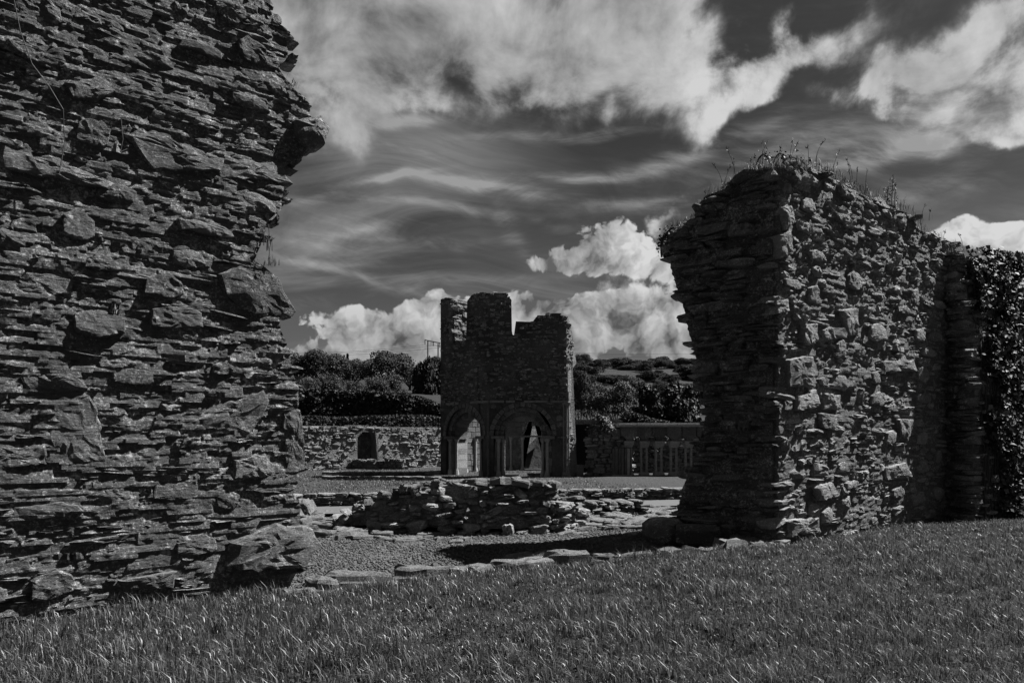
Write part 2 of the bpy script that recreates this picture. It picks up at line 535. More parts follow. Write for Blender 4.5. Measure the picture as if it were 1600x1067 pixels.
def block_stone(seed, k=9, boxy=0.6, rings=3):
    """an irregular squared lump with a broken face"""
    rg = np.random.default_rng(seed)
    th = np.sort(np.linspace(0, 2 * np.pi, k, endpoint=False) + rg.uniform(-0.25, 0.25, k) * 6.28 / k)
    p = 2.0 + 4 * boxy
    rad = 0.5 / (np.abs(np.cos(th)) ** p + np.abs(np.sin(th)) ** p) ** (1 / p) * rg.uniform(0.82, 1.02, k)
    ox, oz = rad * np.cos(th), rad * np.sin(th)
    rows = [np.stack([ox * 0.95, np.full(k, 0.5), oz * 0.95], 1), np.stack([ox, np.full(k, -0.18) + rg.normal(0, 0.05, k), oz], 1)]
    for s, y in ((0.88, -0.38), (0.5, -0.45))[:rings - 1]:
        rows.append(np.stack([ox * s + rg.normal(0, 0.03, k), np.full(k, y) + rg.normal(0, 0.045, k), oz * s + rg.normal(0, 0.03, k)], 1))
    V = np.concatenate(rows + [np.array([[rg.normal(0, 0.06), -0.47 + rg.normal(0, 0.04), rg.normal(0, 0.06)]])])
    Fc = []
    for r in range(len(rows) - 1):
        for c in range(k):
            d = (c + 1) % k
            Fc.append((r * k + c, r * k + d, (r + 1) * k + d, (r + 1) * k + c))
    for c in range(k):
        Fc.append(((len(rows) - 1) * k + c, (len(rows) - 1) * k + (c + 1) % k, len(V) - 1))
    return V, Fc


LAM = [lam_stone(100 + i, random.choice([2, 3, 3, 4, 5]), random.choice([7, 9, 11])) for i in range(30)]
LAM_LO = [lam_stone(200 + i, random.choice([2, 3]), 5) for i in range(14)]
BLK = [block_stone(300 + i, random.choice([7, 8, 9, 11]), random.uniform(0.55, 1.5)) for i in range(20)]
ASH = [block_stone(400 + i, 12, 1.6, 2) for i in range(8)]
_mc = {}


def variant_mesh(kind, i, mat):
    k = (kind, i, mat.name)
    if k not in _mc:
        V, Fc = {'lam': LAM, 'lamlo': LAM_LO, 'blk': BLK, 'ash': ASH}[kind][i]
        _mc[k] = mesh_of('stone_' + kind, V, Fc, mat)
    return _mc[k]


SRC = {'lam': LAM, 'lamlo': LAM_LO, 'blk': BLK, 'ash': ASH}


class Face:
    """a wall face that follows a path on the ground; s runs along it, z up; lean(s, z) moves the face outwards"""
    def __init__(s, pts, lean=None):
        s.p = [np.array(q, float)[:2] for q in pts]
        s.seg = [np.linalg.norm(b - a) for a, b in zip(s.p[:-1], s.p[1:])]
        s.cum = np.concatenate([[0], np.cumsum(s.seg)])
        s.L = s.cum[-1]; s.lean = lean
    def at(s, u, z=0.0):
        i = int(min(max(np.searchsorted(s.cum, u) - 1, 0), len(s.seg) - 1))
        a, b = s.p[i], s.p[i + 1]
        d = (b - a) / s.seg[i]
        n = np.array([d[1], -d[0]])
        q = a + d * (u - s.cum[i])
        if s.lean: q = q + n * s.lean(u, z)
        return q, d, n
    def hit(s, px, py, i=0):
        """(u, z) where the line of sight through a pixel meets segment i's plane"""
        k = (px - 800) / F
        a, b = s.p[i], s.p[i + 1]
        d = (b - a) / s.seg[i]
        t = (k * a[1] - a[0]) / (d[0] - k * d[1])
        Y = a[1] + d[1] * t
        return s.cum[i] + t, CZ - (py - HZ) / F * Y


def place_stone(face, u, z, w, h, d, proud, base, roll=0.0, yaw=0.0, pitch=0.0):
    q, dr, n = face.at(u, z)
    ang_ = math.atan2(dr[1], dr[0])
    c = q + n * (proud - d * 0.5)
    return Matrix.Translation((c[0] - base[0], c[1] - base[1], z - base[2])) @ Euler((pitch, 0, 0)).to_matrix().to_4x4() if False else \
        Matrix.Translation((c[0] - base[0], c[1] - base[1], z - base[2])) @ Matrix.Rotation(ang_ + yaw, 4, 'Z') @ Matrix.Rotation(roll, 4, 'Y') @ Matrix.Rotation(pitch, 4, 'X') @ Matrix.Diagonal((w, d, h, 1))


def masonry(root, face, u0, u1, z0, ztop, inside, hr=(0.05, 0.14), wr=(0.15, 0.5), depth=0.3, proud=(0.0, 0.08),
            kinds=('lam', 'lam', 'blk'), mat=None, limit=300, split=0.35, holes=(), skip=0.03, tilt=0.03, warp_a=0.06, part='stone', fill=1.0, budget=None, seed=1, yawj=0.06):
    """courses of single stones; the largest ones become parts, the rest one joined part"""
    rg = random.Random(seed)
    base = np.array(root.location)
    out = []
    z = z0
    while z < ztop:
        h = hr[0] * (hr[1] / hr[0]) ** rg.random()
        u = u0 - rg.random() * wr[0]
        while u < u1:
            w = wr[0] * (wr[1] / wr[0]) ** rg.random() * (0.7 + 0.5 * min(1.5, h / (0.5 * (hr[0] + hr[1]))))
            n = 1
            if h > hr[0] * 1.5 and rg.random() < split: n = rg.choice([2, 2, 3])
            for k in range(n):
                hh = h / n
                uc = u + w / 2 + (rg.uniform(-0.1, 0.1) * w if n > 1 else 0)
                zc = z + hh * (k + 0.5)
                zc += warp_a * float(fbm(uc * 0.9, zc * 0.7, 3.0, seed, 2))
                if rg.random() < skip: continue
                if not inside(uc, zc, w): continue
                if any(pt_in(uc, zc, hp) for hp in holes): continue
                ww = w * rg.uniform(0.9, 1.06) * (rg.uniform(0.8, 1.1) if n > 1 else 1)
                pr = rg.uniform(*proud) if rg.random() < 0.8 else proud[1] * rg.uniform(1.0, 1.7)
                kd = rg.choice(kinds)
                out.append((ww * hh, uc, zc, ww, hh * rg.uniform(0.92, 1.12) * fill, pr, kd, rg.gauss(0, tilt), rg.gauss(0, yawj), rg.gauss(0, 0.05)))
            u += w
        z += h
    out.sort(key=lambda q: -q[0])
    n_parts = limit
    for q in out[:n_parts]:
        _, uc, zc, ww, hh, pr, kd, roll, yaw, pitch = q
        M = place_stone(face, uc, zc, ww, hh, depth, pr, base, roll, yaw, pitch)
        me = variant_mesh(kd, rg.randrange(len(SRC[kd])), mat)
        o = bpy.data.objects.new(part, me); o.parent = root
        if rg.random() < 0.5: M = M @ Matrix.Rotation(math.pi, 4, 'Y')
        o.matrix_local = M
        COL.objects.link(o)
    rest = out[n_parts:]
    if rest:
        J = Join()
        for q in rest:
            _, uc, zc, ww, hh, pr, kd, roll, yaw, pitch = q
            M = place_stone(face, uc, zc, ww, hh, depth, pr, base, roll, yaw, pitch)
            kd = 'lamlo' if kd == 'lam' and hh < 0.07 else kd
            V, Fc = rg.choice(SRC[kd])
            J.add(V, Fc, M, rg.random())
        put('small_stones', J.mesh('small_stones', mat), root, kind='stuff')
    return len(out)


def pt_in(x, y, poly):
    c = False
    j = len(poly) - 1
    for i in range(len(poly)):
        xi, yi = poly[i]; xj, yj = poly[j]
        if (yi > y) != (yj > y) and x < (xj - xi) * (y - yi) / (yj - yi + 1e-12) + xi: c = not c
        j = i
    return c


def feature_stone(root, face, px_poly, seg, proud, mat, seed=0, depth=0.3, bulge=0.02, part='stone', rough=1.0, uz=None):
    """one large stone with its own outline, given where it shows; returns its outline on the face"""
    rg = np.random.default_rng(seed)
    if uz is None: uz = [face.hit(px, py, seg) for px, py in px_poly]
    a = np.array(uz)
    # subdivide the outline, jitter
    pts = []
    n = len(a)
    size = np.ptp(a, axis=0).max()
    for i in range(n):
        p, q = a[i], a[(i + 1) % n]
        k = max(1, int(np.linalg.norm(q - p) / (size * 0.085)))
        for j in range(k):
            pts.append(p + (q - p) * j / k + rg.normal(0, size * 0.012, 2))
    pts = np.array(pts); c = pts.mean(0); k = len(pts)
    base = np.array(root.location)
    rows = []
    tilt = rg.normal(0, 0.05, 2)
    for s, f in ((0.98, None), (1.0, -0.3), (0.985, 0.55), (0.93, 0.95), (0.80, 1.0), (0.62, 1.0), (0.42, 1.0), (0.2, 1.0)):
        row = []
        for p in pts:
            q2 = c + (p - c) * s
            q, d, nrm = face.at(q2[0], q2[1])
            if f is None: dd = -(depth - proud)
            else:
                rel = q2 - c
                dd = proud * f + (bulge * (1 - s * s) + float(fbm(q2[0] * 5, q2[1] * 5, seed, 7, 3)) * 0.030 * rough + abs(float(fbm(q2[0] * 11 + q2[1] * 7, q2[1] * 16, seed, 8, 3))) * -0.022 * rough) * (f > 0) + float(rel @ tilt)
            row.append((q[0] + nrm[0] * dd - base[0], q[1] + nrm[1] * dd - base[1], q2[1] - base[2]))
        rows.append(row)
    V = [v for r_ in rows for v in r_]
    Fc = []
    for r_ in range(len(rows) - 1):
        for i in range(k):
            j = (i + 1) % k
            Fc.append((r_ * k + i, r_ * k + j, (r_ + 1) * k + j, (r_ + 1) * k + i))
    Fc.append(tuple((len(rows) - 1) * k + i for i in range(k)))
    put(part, mesh_of('large_stone', V, Fc, mat), root)
    return [tuple(c + (p - c) * 0.97) for p in pts]


def strata_relief(u, z, seed, lam=0.055, seg=0.30):
    """broken shale layers as relief: each layer in each stretch has its own depth (-1..1)"""
    q = (z + 0.05 * fbm(u * 0.9, z * 0.7, 3.0, seed, 2)) / lam + 0.5 * fbm(u * 2.5, z * 2.0, 0, seed + 9, 2)
    li = np.floor(q).astype(np.int64)
    off = _h(li, li * 0 + 3, li * 0, seed)
    si = np.floor(u / seg * (0.6 + off) + off * 17).astype(np.int64)
    v = _h(li, si, li * 0, seed + 1) * 2 - 1
    fr = q - li
    return v * 0.75 + (0.35 - fr) * 0.25 + fbm(u * 14, z * 26, 0, seed + 2, 3) * 0.55


def core_wall(root, face, thick, us, zs, top, u_lo, u_hi, mat, recess=0.07, amp=0.05, seed=0, name='core', relief=0.0):
    """the mortared heart of a wall: front, back and top of one closed body"""
    base = np.array(root.location)
    Vs, Fc, N = [], [], 0
    grids = []
    for side in (0, 1):
        nu, nz = (us, zs) if side == 0 else (max(8, us // 4), max(4, zs // 6))
        rows = []
        for j in range(nz + 1):
            zt = j / nz
            for i in range(nu + 1):
                t = i / nu
                z = zt * top(face.L * t)
                lo, hi = u_lo(z), u_hi(z)
                u = lo + (hi - lo) * t
                z = zt * top(u)
                lo, hi = u_lo(z), u_hi(z)
                rows.append((lo + (hi - lo) * t, z))
        a = np.array(rows)
        dn = fbm(a[:, 0] * 3.1, a[:, 1] * 4.3, side * 9.0, seed, 4) * amp
        if relief and side == 0: dn = dn + relief * strata_relief(a[:, 0], a[:, 1], seed + 40)
        off = dn - (recess if side == 0 else thick)
        for (u, z), o in zip(rows, off):
            q, d, n = face.at(u, z)
            Vs.append((q[0] + n[0] * o - base[0], q[1] + n[1] * o - base[1], z - base[2]))
        for j in range(nz):
            for i in range(nu):
                b = N + j * (nu + 1) + i
                Fc.append((b, b + 1, b + nu + 2, b + nu + 1) if side == 0 else (b + 1, b, b + nu + 1, b + nu + 2))
        grids.append((N, nu, nz)); N = len(Vs)
    # close the sides and the top between the two grids
    (n0, u0, z0), (n1, u1, z1) = grids

    def strip(A_, B_):
        ia = ib = 0
        while ia < len(A_) - 1 or ib < len(B_) - 1:
            if ib == len(B_) - 1 or (ia < len(A_) - 1 and (ia + 1) / (len(A_) - 1) <= (ib + 1) / (len(B_) - 1)):
                Fc.append((A_[ia], A_[ia + 1], B_[ib])); ia += 1
            else:
                Fc.append((A_[ia], B_[ib + 1], B_[ib])); ib += 1
    strip([n0 + z0 * (u0 + 1) + i for i in range(u0 + 1)], [n1 + z1 * (u1 + 1) + i for i in range(u1 + 1)])
    strip([n0 + j * (u0 + 1) + u0 for j in range(z0 + 1)], [n1 + j * (u1 + 1) + u1 for j in range(z1 + 1)])
    strip([n0 + j * (u0 + 1) for j in range(z0 + 1)], [n1 + j * (u1 + 1) for j in range(z1 + 1)])
    return put(name, mesh_of(name, Vs, Fc, mat, not relief), root)


def interp(pts):
    xs = [p[0] for p in pts]; ys = [p[1] for p in pts]
    o = np.argsort(xs)
    xs = np.array(xs)[o]; ys = np.array(ys)[o]
    return lambda x: float(np.interp(x, xs, ys))


def cyl(J, a, b, r0, r1=None, n=8, tone=None, cap=True):
    r1 = r0 if r1 is None else r1
    a, b = Vector(a), Vector(b)
    d = (b - a).normalized()
    x = d.orthogonal().normalized(); y = d.cross(x)
    V, Fc = [], []
    for p, r in ((a, r0), (b, r1)):
        for k in range(n):
            t = 2 * math.pi * k / n
            V.append(p + x * (r * math.cos(t)) + y * (r * math.sin(t)))
    for k in range(n):
        m = (k + 1) % n
        Fc.append((k, m, n + m, n + k))
    if cap:
        Fc.append(tuple(range(n - 1, -1, -1))); Fc.append(tuple(range(n, 2 * n)))
    J.add([tuple(v) for v in V], Fc, None, tone)


def tube(J, pts, radii, n=6, tone=None):
    for i in range(len(pts) - 1):
        cyl(J, pts[i], pts[i + 1], radii[i], radii[i + 1], n, tone, cap=True)


def box_vf(x0, x1, y0, y1, z0, z1):
    V = [(x, y, z) for z in (z0, z1) for y in (y0, y1) for x in (x0, x1)]
    return V, [(0, 2, 3, 1), (4, 5, 7, 6), (0, 1, 5, 4), (2, 6, 7, 3), (0, 4, 6, 2), (1, 3, 7, 5)]


def rough_box(seed, sx, sy, sz, j=0.06):
    V, Fc = box_vf(-.5, .5, -.5, .5, -.5, .5)
    rg = np.random.default_rng(seed)
    return np.array(V) * (sx, sy, sz) + rg.normal(0, j, (8, 3)) * min(sx, sy, sz), Fc


# ================================================================== GROUND
def lawn_edge(x):
    return float(np.interp(x, [-9, -2.6, -2.2, -1.0, 0.3, 1.2, 2.1, 4.0, 5.5, 8.0, 9.2, 16], [7.0, 7.3, 7.25, 8.25, 8.8, 9.3, 10.0, 10.9, 11.8, 13.7, 14.6, 17.5]))


def lawn_z(x, y):
    x, y = np.asarray(x, float), np.asarray(y, float)
    e = np.interp(x, [-9, -2.6, -2.2, -1.0, 0.3, 1.2, 2.1, 4.0, 5.5, 8.0, 9.2, 16], [7.0, 7.3, 7.25, 8.25, 8.8, 9.3, 10.0, 10.9, 11.8, 13.7, 14.6, 17.5])
    b = fbm(x * 0.9, y * 0.9, 0, 21, 3) * 0.035
    return b - 0.14 * np.clip(1 - (e - y) / 0.35, 0, 1) ** 2


nx_, ny_ = 130, 110
V, Fc = [], []
for j in range(ny_ + 1):
    for i in range(nx_ + 1):
        x = -11 + 27 * i / nx_
        y = -6 + (lawn_edge(x) + 6) * (j / ny_)
        V.append((x, y, float(lawn_z(x, y))))
for j in range(ny_):
    for i in range(nx_):
        a = j * (nx_ + 1) + i
        Fc.append((a, a + 1, a + nx_ + 2, a + nx_ + 1))
put('lawn', mesh_of('lawn', V, Fc, M_EARTH, True), kind='structure')


def sheet(name, fn, x0, x1, y0, y1, nx, ny, mat):
    V, Fc = [], []
    for j in range(ny + 1):
        for i in range(nx + 1):
            x = x0 + (x1 - x0) * i / nx; y = y0 + (y1 - y0) * j / ny
            V.append((x, y, fn(x, y)))
    for j in range(ny):
        for i in range(nx):
            a = j * (nx + 1) + i
            Fc.append((a, a + 1, a + nx + 2, a + nx + 1))
    return put(name, mesh_of(name, V, Fc, mat, True), kind='structure')


def step_line(x):            # the line of the low retaining wall, Y as a function of X
    return 18.0 + 0.216 * x


sheet('gravel_floor', lambda x, y: -0.11 + 0.02 * float(fbm(x * 1.5, y * 1.5, 0, 4, 2)), -16, 18, 6.6, 19.2, 60, 40, M_GRAVEL)
V, Fc = [], []
for i in range(41):
    x = -16 + 34 * i / 40
    V += [(x, step_line(x) - 1.75 + 0.08 * math.sin(x * 2), -0.02), (x, step_line(x) - 0.02, -0.02)]
    if i: Fc.append((2 * i - 2, 2 * i, 2 * i + 1, 2 * i - 1))
put('path', mesh_of('path', V, Fc, M_PATH), kind='structure')


def land(x, y):
    """height of the land beyond the retaining wall"""
    flat = 0.24
    r = min(max((x - 1.0) / 3.0, 0), 1) if y < 60 else 1.0
    right = float(np.interp(y, [0, 29, 33.5, 38, 46, 52, 62, 85, 120, 150, 200, 400], [flat, flat + .05, 2.5, 2.6, 2.7, 3.1, 4.8, 9.0, 14.5, 18.3, 19.5, 20]))
    left = float(np.interp(y, [0, 38, 41, 46, 55, 80, 120, 150, 200, 400], [flat, flat, 2.2, 4.2, 5.5, 7.5, 12.0, 15.0, 17, 18]))
    t = min(max((x + 4) / 8.0, 0), 1)
    if x < 0.8 + max(0, y - 30) * 0.1: t = 0 if y < 40 else t
    if x < 3.3 and y < 34: t *= max(0.0, (x - 2.7) / 0.6)
    z = left * (1 - t) + right * t
    if y > 36: z += float(fbm(x * 0.06, y * 0.06, 0, 33, 3)) * min(1.6, (y - 36) * 0.04) * 0.8
    if y <= 36: z += 0.03 * float(fbm(x * .8, y * .8, 0, 5, 2))
    return z


V, Fc = [], []
ys_ = list(np.linspace(0, 1, 46))
NX = 110
for j, t in enumerate(ys_):
    for i in range(NX + 1):
        x = -24 + 48 * i / NX
        y = (step_line(x) + 0.2) * (1 - t) + 46 * t
        V.append((x, y, land(x, y)))
for j in range(len(ys_) - 1):
    for i in range(NX):
        a = j * (NX + 1) + i
        Fc.append((a, a + 1, a + NX + 2, a + NX + 1))
me = mesh_of('far_lawn', V, Fc, M_LAWN, True); me.materials.append(M_HILL)
for p_ in me.polygons:
    if p_.center.z > 0.6: p_.material_index = 1
put('far_lawn', me, kind='structure')
sheet('hillside', lambda x, y: land(x, y) - 0.05, -330, 330, 44, 420, 110, 90, M_HILL)
sheet('ground', lambda x, y: -0.6 - 0.002 * abs(y), -420, 420, -300, 430, 8, 8, M_EARTH)


# ================================================================== LEFT WALL
LW_dir = np.array([0.775, 0.632]); LW_dir /= np.linalg.norm(LW_dir)
LW_end = np.array([-2.4, 7.55])
lw = thing('ruined_wall', 'tall wall of thin dark shale layers with a broken ragged edge, filling the near side of the scene', 'wall', (-3.6, 6.8, 0))
lf = Face([LW_end - LW_dir * 4.6, LW_end + LW_dir * 1.0])
EDGE = [(425, -40), (425, 0), (440, 30), (460, 60), (463, 95), (446, 110), (455, 122), (485, 160), (490, 175), (508, 195), (506, 225), (488, 240), (452, 268), (456, 290), (452, 330), (440, 345), (428, 352), (425, 375), (412, 408),
        (440, 430), (458, 488), (448, 500), (455, 525), (466, 550), (468, 580), (478, 600), (478, 650), (480, 680), (477, 730), (480, 750), (470, 770), (482, 790), (480, 815), (494, 840), (480, 880), (466, 915), (466, 960)]
ez = [lf.hit(*q) for q in EDGE]
lw_hi = interp([(z, u) for u, z in ez])
lw_top = lambda u: 6.9 + 0.25 * float(fbm(u * 1.3, 0, 0, 8, 3))
core_wall(lw, lf, 1.1, 220, 420, lambda u: 6.8, lambda z: lf.L - 4.9, lambda z: lw_hi(z) - 0.09, M_RUBBLE, -0.002, 0.025, 3, relief=0.019)
FEAT = [([(338, 428), (360, 418), (435, 432), (463, 488), (455, 497), (385, 490), (350, 460)], 0.05),
        ([(305, 655), (320, 640), (412, 611), (420, 625), (412, 650), (390, 678), (310, 668)], 0.035),
        ([(85, 628), (140, 620), (152, 640), (165, 722), (100, 727), (76, 690)], 0.02),
        ([(345, 884), (360, 848), (430, 815), (490, 825), (496, 850), (480, 882), (400, 892)], 0.08),
        ([(190, 208), (260, 214), (352, 250), (345, 270), (240, 264)], 0.03),
        ([(330, 248), (440, 255), (456, 288), (340, 276)], 0.03),
        ([(10, 65), (105, 76), (110, 100), (40, 96)], 0.02),
        ([(-30, 692), (72, 695), (74, 726), (-30, 735)], 0.02),
        ([(185, 906), (275, 890), (270, 918), (190, 922)], 0.05),
        ([(366, 720), (400, 710), (426, 724), (432, 745), (365, 747)], 0.04),
        ([(458, 190), (498, 184), (512, 204), (504, 230), (480, 238), (458, 215)], 0.10),
        ([(335, 5), (370, 0), (388, 28), (368, 42), (345, 30)], 0.05),
        ([(100, 130), (160, 120), (182, 145), (150, 160), (112, 155)], 0.05),
        ([(0, 230), (90, 250), (180, 290), (170, 300), (60, 275), (0, 262)], 0.04),
        ([(442, 640), (470, 640), (478, 735), (446, 740)], 0.02)]
holes = []
for i, (poly, pr) in enumerate(FEAT):
    holes.append(feature_stone(lw, lf, poly, 0, pr, M_SHALE, 50 + i, bulge=0.05 if i in (3, 10) else 0.012, rough=3.0 if i == 3 else (1.8 if i == 10 else 1.2)))
u_left = lf.hit(-40, 500)[0]
# further large blocks and thick slabs set among the thin courses, and bare patches of old mortar
rgb = random.Random(4)
n_big = 0
for k in range(400):
    if n_big >= 34: break
    w, h = rgb.uniform(.24, .62), rgb.uniform(.11, .27)
    u, z = rgb.uniform(u_left, lf.L - 1.2), rgb.uniform(.15, 6.2)
    if u + w * .6 > lw_hi(z) - .05: continue
    if any(pt_in(u + a * w * .6, z + b * h * .7, hp) for hp in holes for a in (-1, -.5, 0, .5, 1) for b in (-1, 0, 1)): continue
    poly = [(u + w * .5 * a * rgb.uniform(.8, 1.1), z + h * .5 * b * rgb.uniform(.75, 1.15)) for a, b in ((-1, -.8), (-.3, -1), (.5, -.95), (1, -.6), (.95, .5), (.4, 1), (-.4, .9), (-1, .5))]
    holes.append(feature_stone(lw, lf, None, 0, rgb.uniform(.008, .045), M_SHALE, 150 + k, bulge=rgb.uniform(.005, .02), rough=rgb.uniform(.5, 1.4), uz=poly)); n_big += 1
for k in range(16):
    u, z, w, h = rgb.uniform(u_left, lf.L - 1.3), rgb.uniform(.2, 6.0), rgb.uniform(.15, .40), rgb.uniform(.06, .16)
    holes.append([(u + w * math.cos(t), z + h * math.sin(t)) for t in np.linspace(0, 6.28, 10)])
n_l = masonry(lw, lf, u_left - 0.3, lf.L, 0.0, 6.75, lambda u, z, w: u + w * 0.40 < lw_hi(z) + 0.05 and u > u_left - 0.4, (0.03, 0.19), (0.10, 0.66), 0.26, (-0.040, 0.020),
        ('lam', 'lam', 'lam', 'blk', 'blk'), M_SHALE, 300 - len(FEAT) - n_big, 0.55, holes, 0.12, 0.06, 0.10, fill=1.05, seed=11)
masonry(lw, lf, 0.0, u_left - 0.3, 0.0, 6.7, lambda u, z, w: True, (0.08, 0.18), (0.3, 0.8), 0.34, (-0.03, 0.07), ('lamlo',), M_SHALE, 0, 0.3, (), 0.03, 0.03, 0.07, seed=12)

# ================================================================== RIGHT WALL (broken end, lit face)
A = np.array([4.12, 10.6]); B = np.array([9.03, 14.17])
e_dir = np.array([-0.8, 0.6])
L0 = A + e_dir * 2.4
rw = thing('ruined_wall', 'lone thick wall stump with grass along its rounded top and a sunlit rubble face', 'wall', (5.2, 11.6, 0))
rf_end = Face([L0, A])                      # the broken end, in shade
rf_lit = Face([A, B + (B - A) / np.linalg.norm(B - A) * 0.5])
LPROF = [(1062, 340), (1046, 362), (1036, 380), (1033, 400), (1042, 440), (1054, 475), (1062, 510), (1072, 545), (1082, 580), (1086, 620), (1090, 650), (1082, 690), (1066, 735), (1054, 765), (1046, 800), (1042, 900)]
lz = [rf_end.hit(*q) for q in LPROF]
rw_lo = interp([(z, u) for u, z in lz])
TOPE = [(1030, 392), (1040, 372), (1058, 355), (1090, 335), (1110, 312), (1128, 296), (1155, 278), (1185, 266), (1215, 262)]
TOPL = [(1205, 262), (1250, 258), (1290, 268), (1330, 288), (1360, 305), (1400, 322), (1425, 330), (1436, 352), (1470, 374), (1520, 390)]
te = interp([rf_end.hit(*q) for q in TOPE])
tl = interp([rf_lit.hit(*q) for q in TOPL])
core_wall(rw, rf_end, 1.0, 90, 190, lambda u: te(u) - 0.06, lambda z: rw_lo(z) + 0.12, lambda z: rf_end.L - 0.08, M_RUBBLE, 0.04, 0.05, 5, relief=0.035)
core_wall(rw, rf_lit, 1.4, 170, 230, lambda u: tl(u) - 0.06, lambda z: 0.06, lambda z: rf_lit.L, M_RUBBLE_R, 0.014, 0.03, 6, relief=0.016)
FEAT_R = [[(1226, 562), (1262, 556), (1274, 580), (1268, 606), (1230, 604)], [(1243, 620), (1275, 608), (1282, 632), (1270, 640), (1240, 640)], [(1284, 614), (1308, 618), (1310, 640), (1284, 640)],
          [(1311, 485), (1336, 481), (1338, 524), (1324, 525), (1316, 505)], [(1217, 325), (1232, 322), (1236, 350), (1222, 362)], [(1215, 367), (1230, 360), (1233, 400), (1217, 404)],
          [(1252, 508), (1272, 506), (1274, 532), (1258, 540), (1250, 528)], [(1210, 470), (1228, 468), (1230, 488), (1212, 490)], [(1278, 645), (1306, 648), (1304, 672), (1280, 668)],
          [(1400, 655), (1425, 655), (1424, 672), (1414, 692), (1404, 680)], [(1376, 565), (1420, 562), (1424, 580), (1380, 582)], [(1228, 812), (1272, 808), (1276, 832), (1232, 838)],
          [(1244, 346), (1262, 350), (1260, 364), (1246, 360)], [(1284, 515), (1298, 512), (1302, 530), (1288, 534)], [(1300, 332), (1322, 338), (1322, 350), (1308, 346)], [(1308, 290), (1334, 300), (1332, 314), (1314, 306)],
          [(1380, 730), (1412, 722), (1420, 745), (1384, 750)], [(1270, 760), (1300, 752), (1312, 775), (1275, 782)]]
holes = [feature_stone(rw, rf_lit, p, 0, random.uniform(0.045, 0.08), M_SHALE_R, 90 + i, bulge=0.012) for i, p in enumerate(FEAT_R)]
rgb = random.Random(8)
n_big = 0
for k in range(300):
    if n_big >= 30: break
    w, h = rgb.uniform(.24, .60), rgb.uniform(.14, .34)
    u, z = rgb.uniform(.35, rf_lit.L - .8), rgb.uniform(.2, 5.6)
    if z + h * .6 > tl(u) - .1: continue
    if any(pt_in(u + a * w * .6, z + b * h * .7, hp) for hp in holes for a in (-1, -.5, 0, .5, 1) for b in (-1, 0, 1)): continue
    poly = [(u + w * .5 * a * rgb.uniform(.8, 1.1), z + h * .5 * b * rgb.uniform(.75, 1.15)) for a, b in ((-1, -.8), (-.3, -1), (.5, -.95), (1, -.6), (.95, .5), (.4, 1), (-.4, .9), (-1, .5))]
    holes.append(feature_stone(rw, rf_lit, None, 0, rgb.uniform(.015, .05), M_SHALE_R, 250 + k, bulge=rgb.uniform(.005, .015), rough=rgb.uniform(.4, .9), uz=poly)); n_big += 1
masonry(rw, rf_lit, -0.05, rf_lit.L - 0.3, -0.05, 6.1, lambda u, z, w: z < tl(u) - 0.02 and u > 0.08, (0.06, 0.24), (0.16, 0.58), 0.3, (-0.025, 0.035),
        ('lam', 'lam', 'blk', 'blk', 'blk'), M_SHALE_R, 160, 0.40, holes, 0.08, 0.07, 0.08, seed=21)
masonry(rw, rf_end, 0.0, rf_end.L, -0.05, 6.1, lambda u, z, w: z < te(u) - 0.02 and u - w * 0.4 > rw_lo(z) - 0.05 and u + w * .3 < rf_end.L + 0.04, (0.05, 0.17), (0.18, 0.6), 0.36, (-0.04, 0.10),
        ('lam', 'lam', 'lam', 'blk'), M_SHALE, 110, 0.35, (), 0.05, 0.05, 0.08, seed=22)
# stones lying along the eroded top
J = Join()
for i in range(130):
    if random.random() < 0.5:
        u = random.uniform(0.5, rf_end.L); q, d, n = rf_end.at(u); z = te(u); dep = random.uniform(0.0, 0.9)
    else:
        u = random.uniform(0, rf_lit.L); q, d, n = rf_lit.at(u); z = tl(u); dep = random.uniform(0.0, 1.2)
    V, Fc = random.choice(LAM_LO + BLK)
    w = random.uniform(0.2, 0.55)
    M = Matrix.Translation((q[0] - n[0] * dep - 5.2, q[1] - n[1] * dep - 11.6, z - 0.05 + random.uniform(-.03, .03))) @ Matrix.Rotation(math.atan2(d[1], d[0]) + random.gauss(0, .5), 4, 'Z') @ Matrix.Rotation(random.gauss(0, .12), 4, 'Y') @ Matrix.Diagonal((w, w * 0.8, random.uniform(.06, .16), 1))
    J.add(V, Fc, M)
put('top_stones', J.mesh('top_stones', M_SHALE), rw, kind='stuff')

# ================================================================== IVY WALL (stands forward of the lit face)
iw = thing('ruined_wall', 'projecting broken wall end draped in ivy beyond the sunlit rubble face, dark at its foot', 'wall', (9.5, 12.2, 0))
ret = interp([(0, 0.42), (1.6, 0.42), (2.8, 0.40), (3.6, 0.32), (4.4, 0.2), (5.2, 0.08), (5.8, 0.0), (7, 0)])
C0 = np.array([9.03, 14.12])
iw_dir = np.array([1.0, 0.62]); iw_dir /= np.linalg.norm(iw_dir)
iface = Face([C0, C0 + iw_dir * 5.2], lambda u, z: ret(z) + 0.05)
TOPI = [(1425, 325), (1440, 348), (1462, 372), (1490, 384), (1520, 394), (1560, 400), (1600, 408)]


def iw_top(u):
    q, d, n = iface.at(u, 4.5)
    px = 800 + F * q[0] / q[1]
    py = float(np.interp(px, [p[0] for p in TOPI], [p[1] for p in TOPI]))
    return CZ - (py - HZ) / F * q[1] if px < 1600 else CZ - (408 - HZ) / F * 14.6 + 0.1 * math.sin(u * 3)


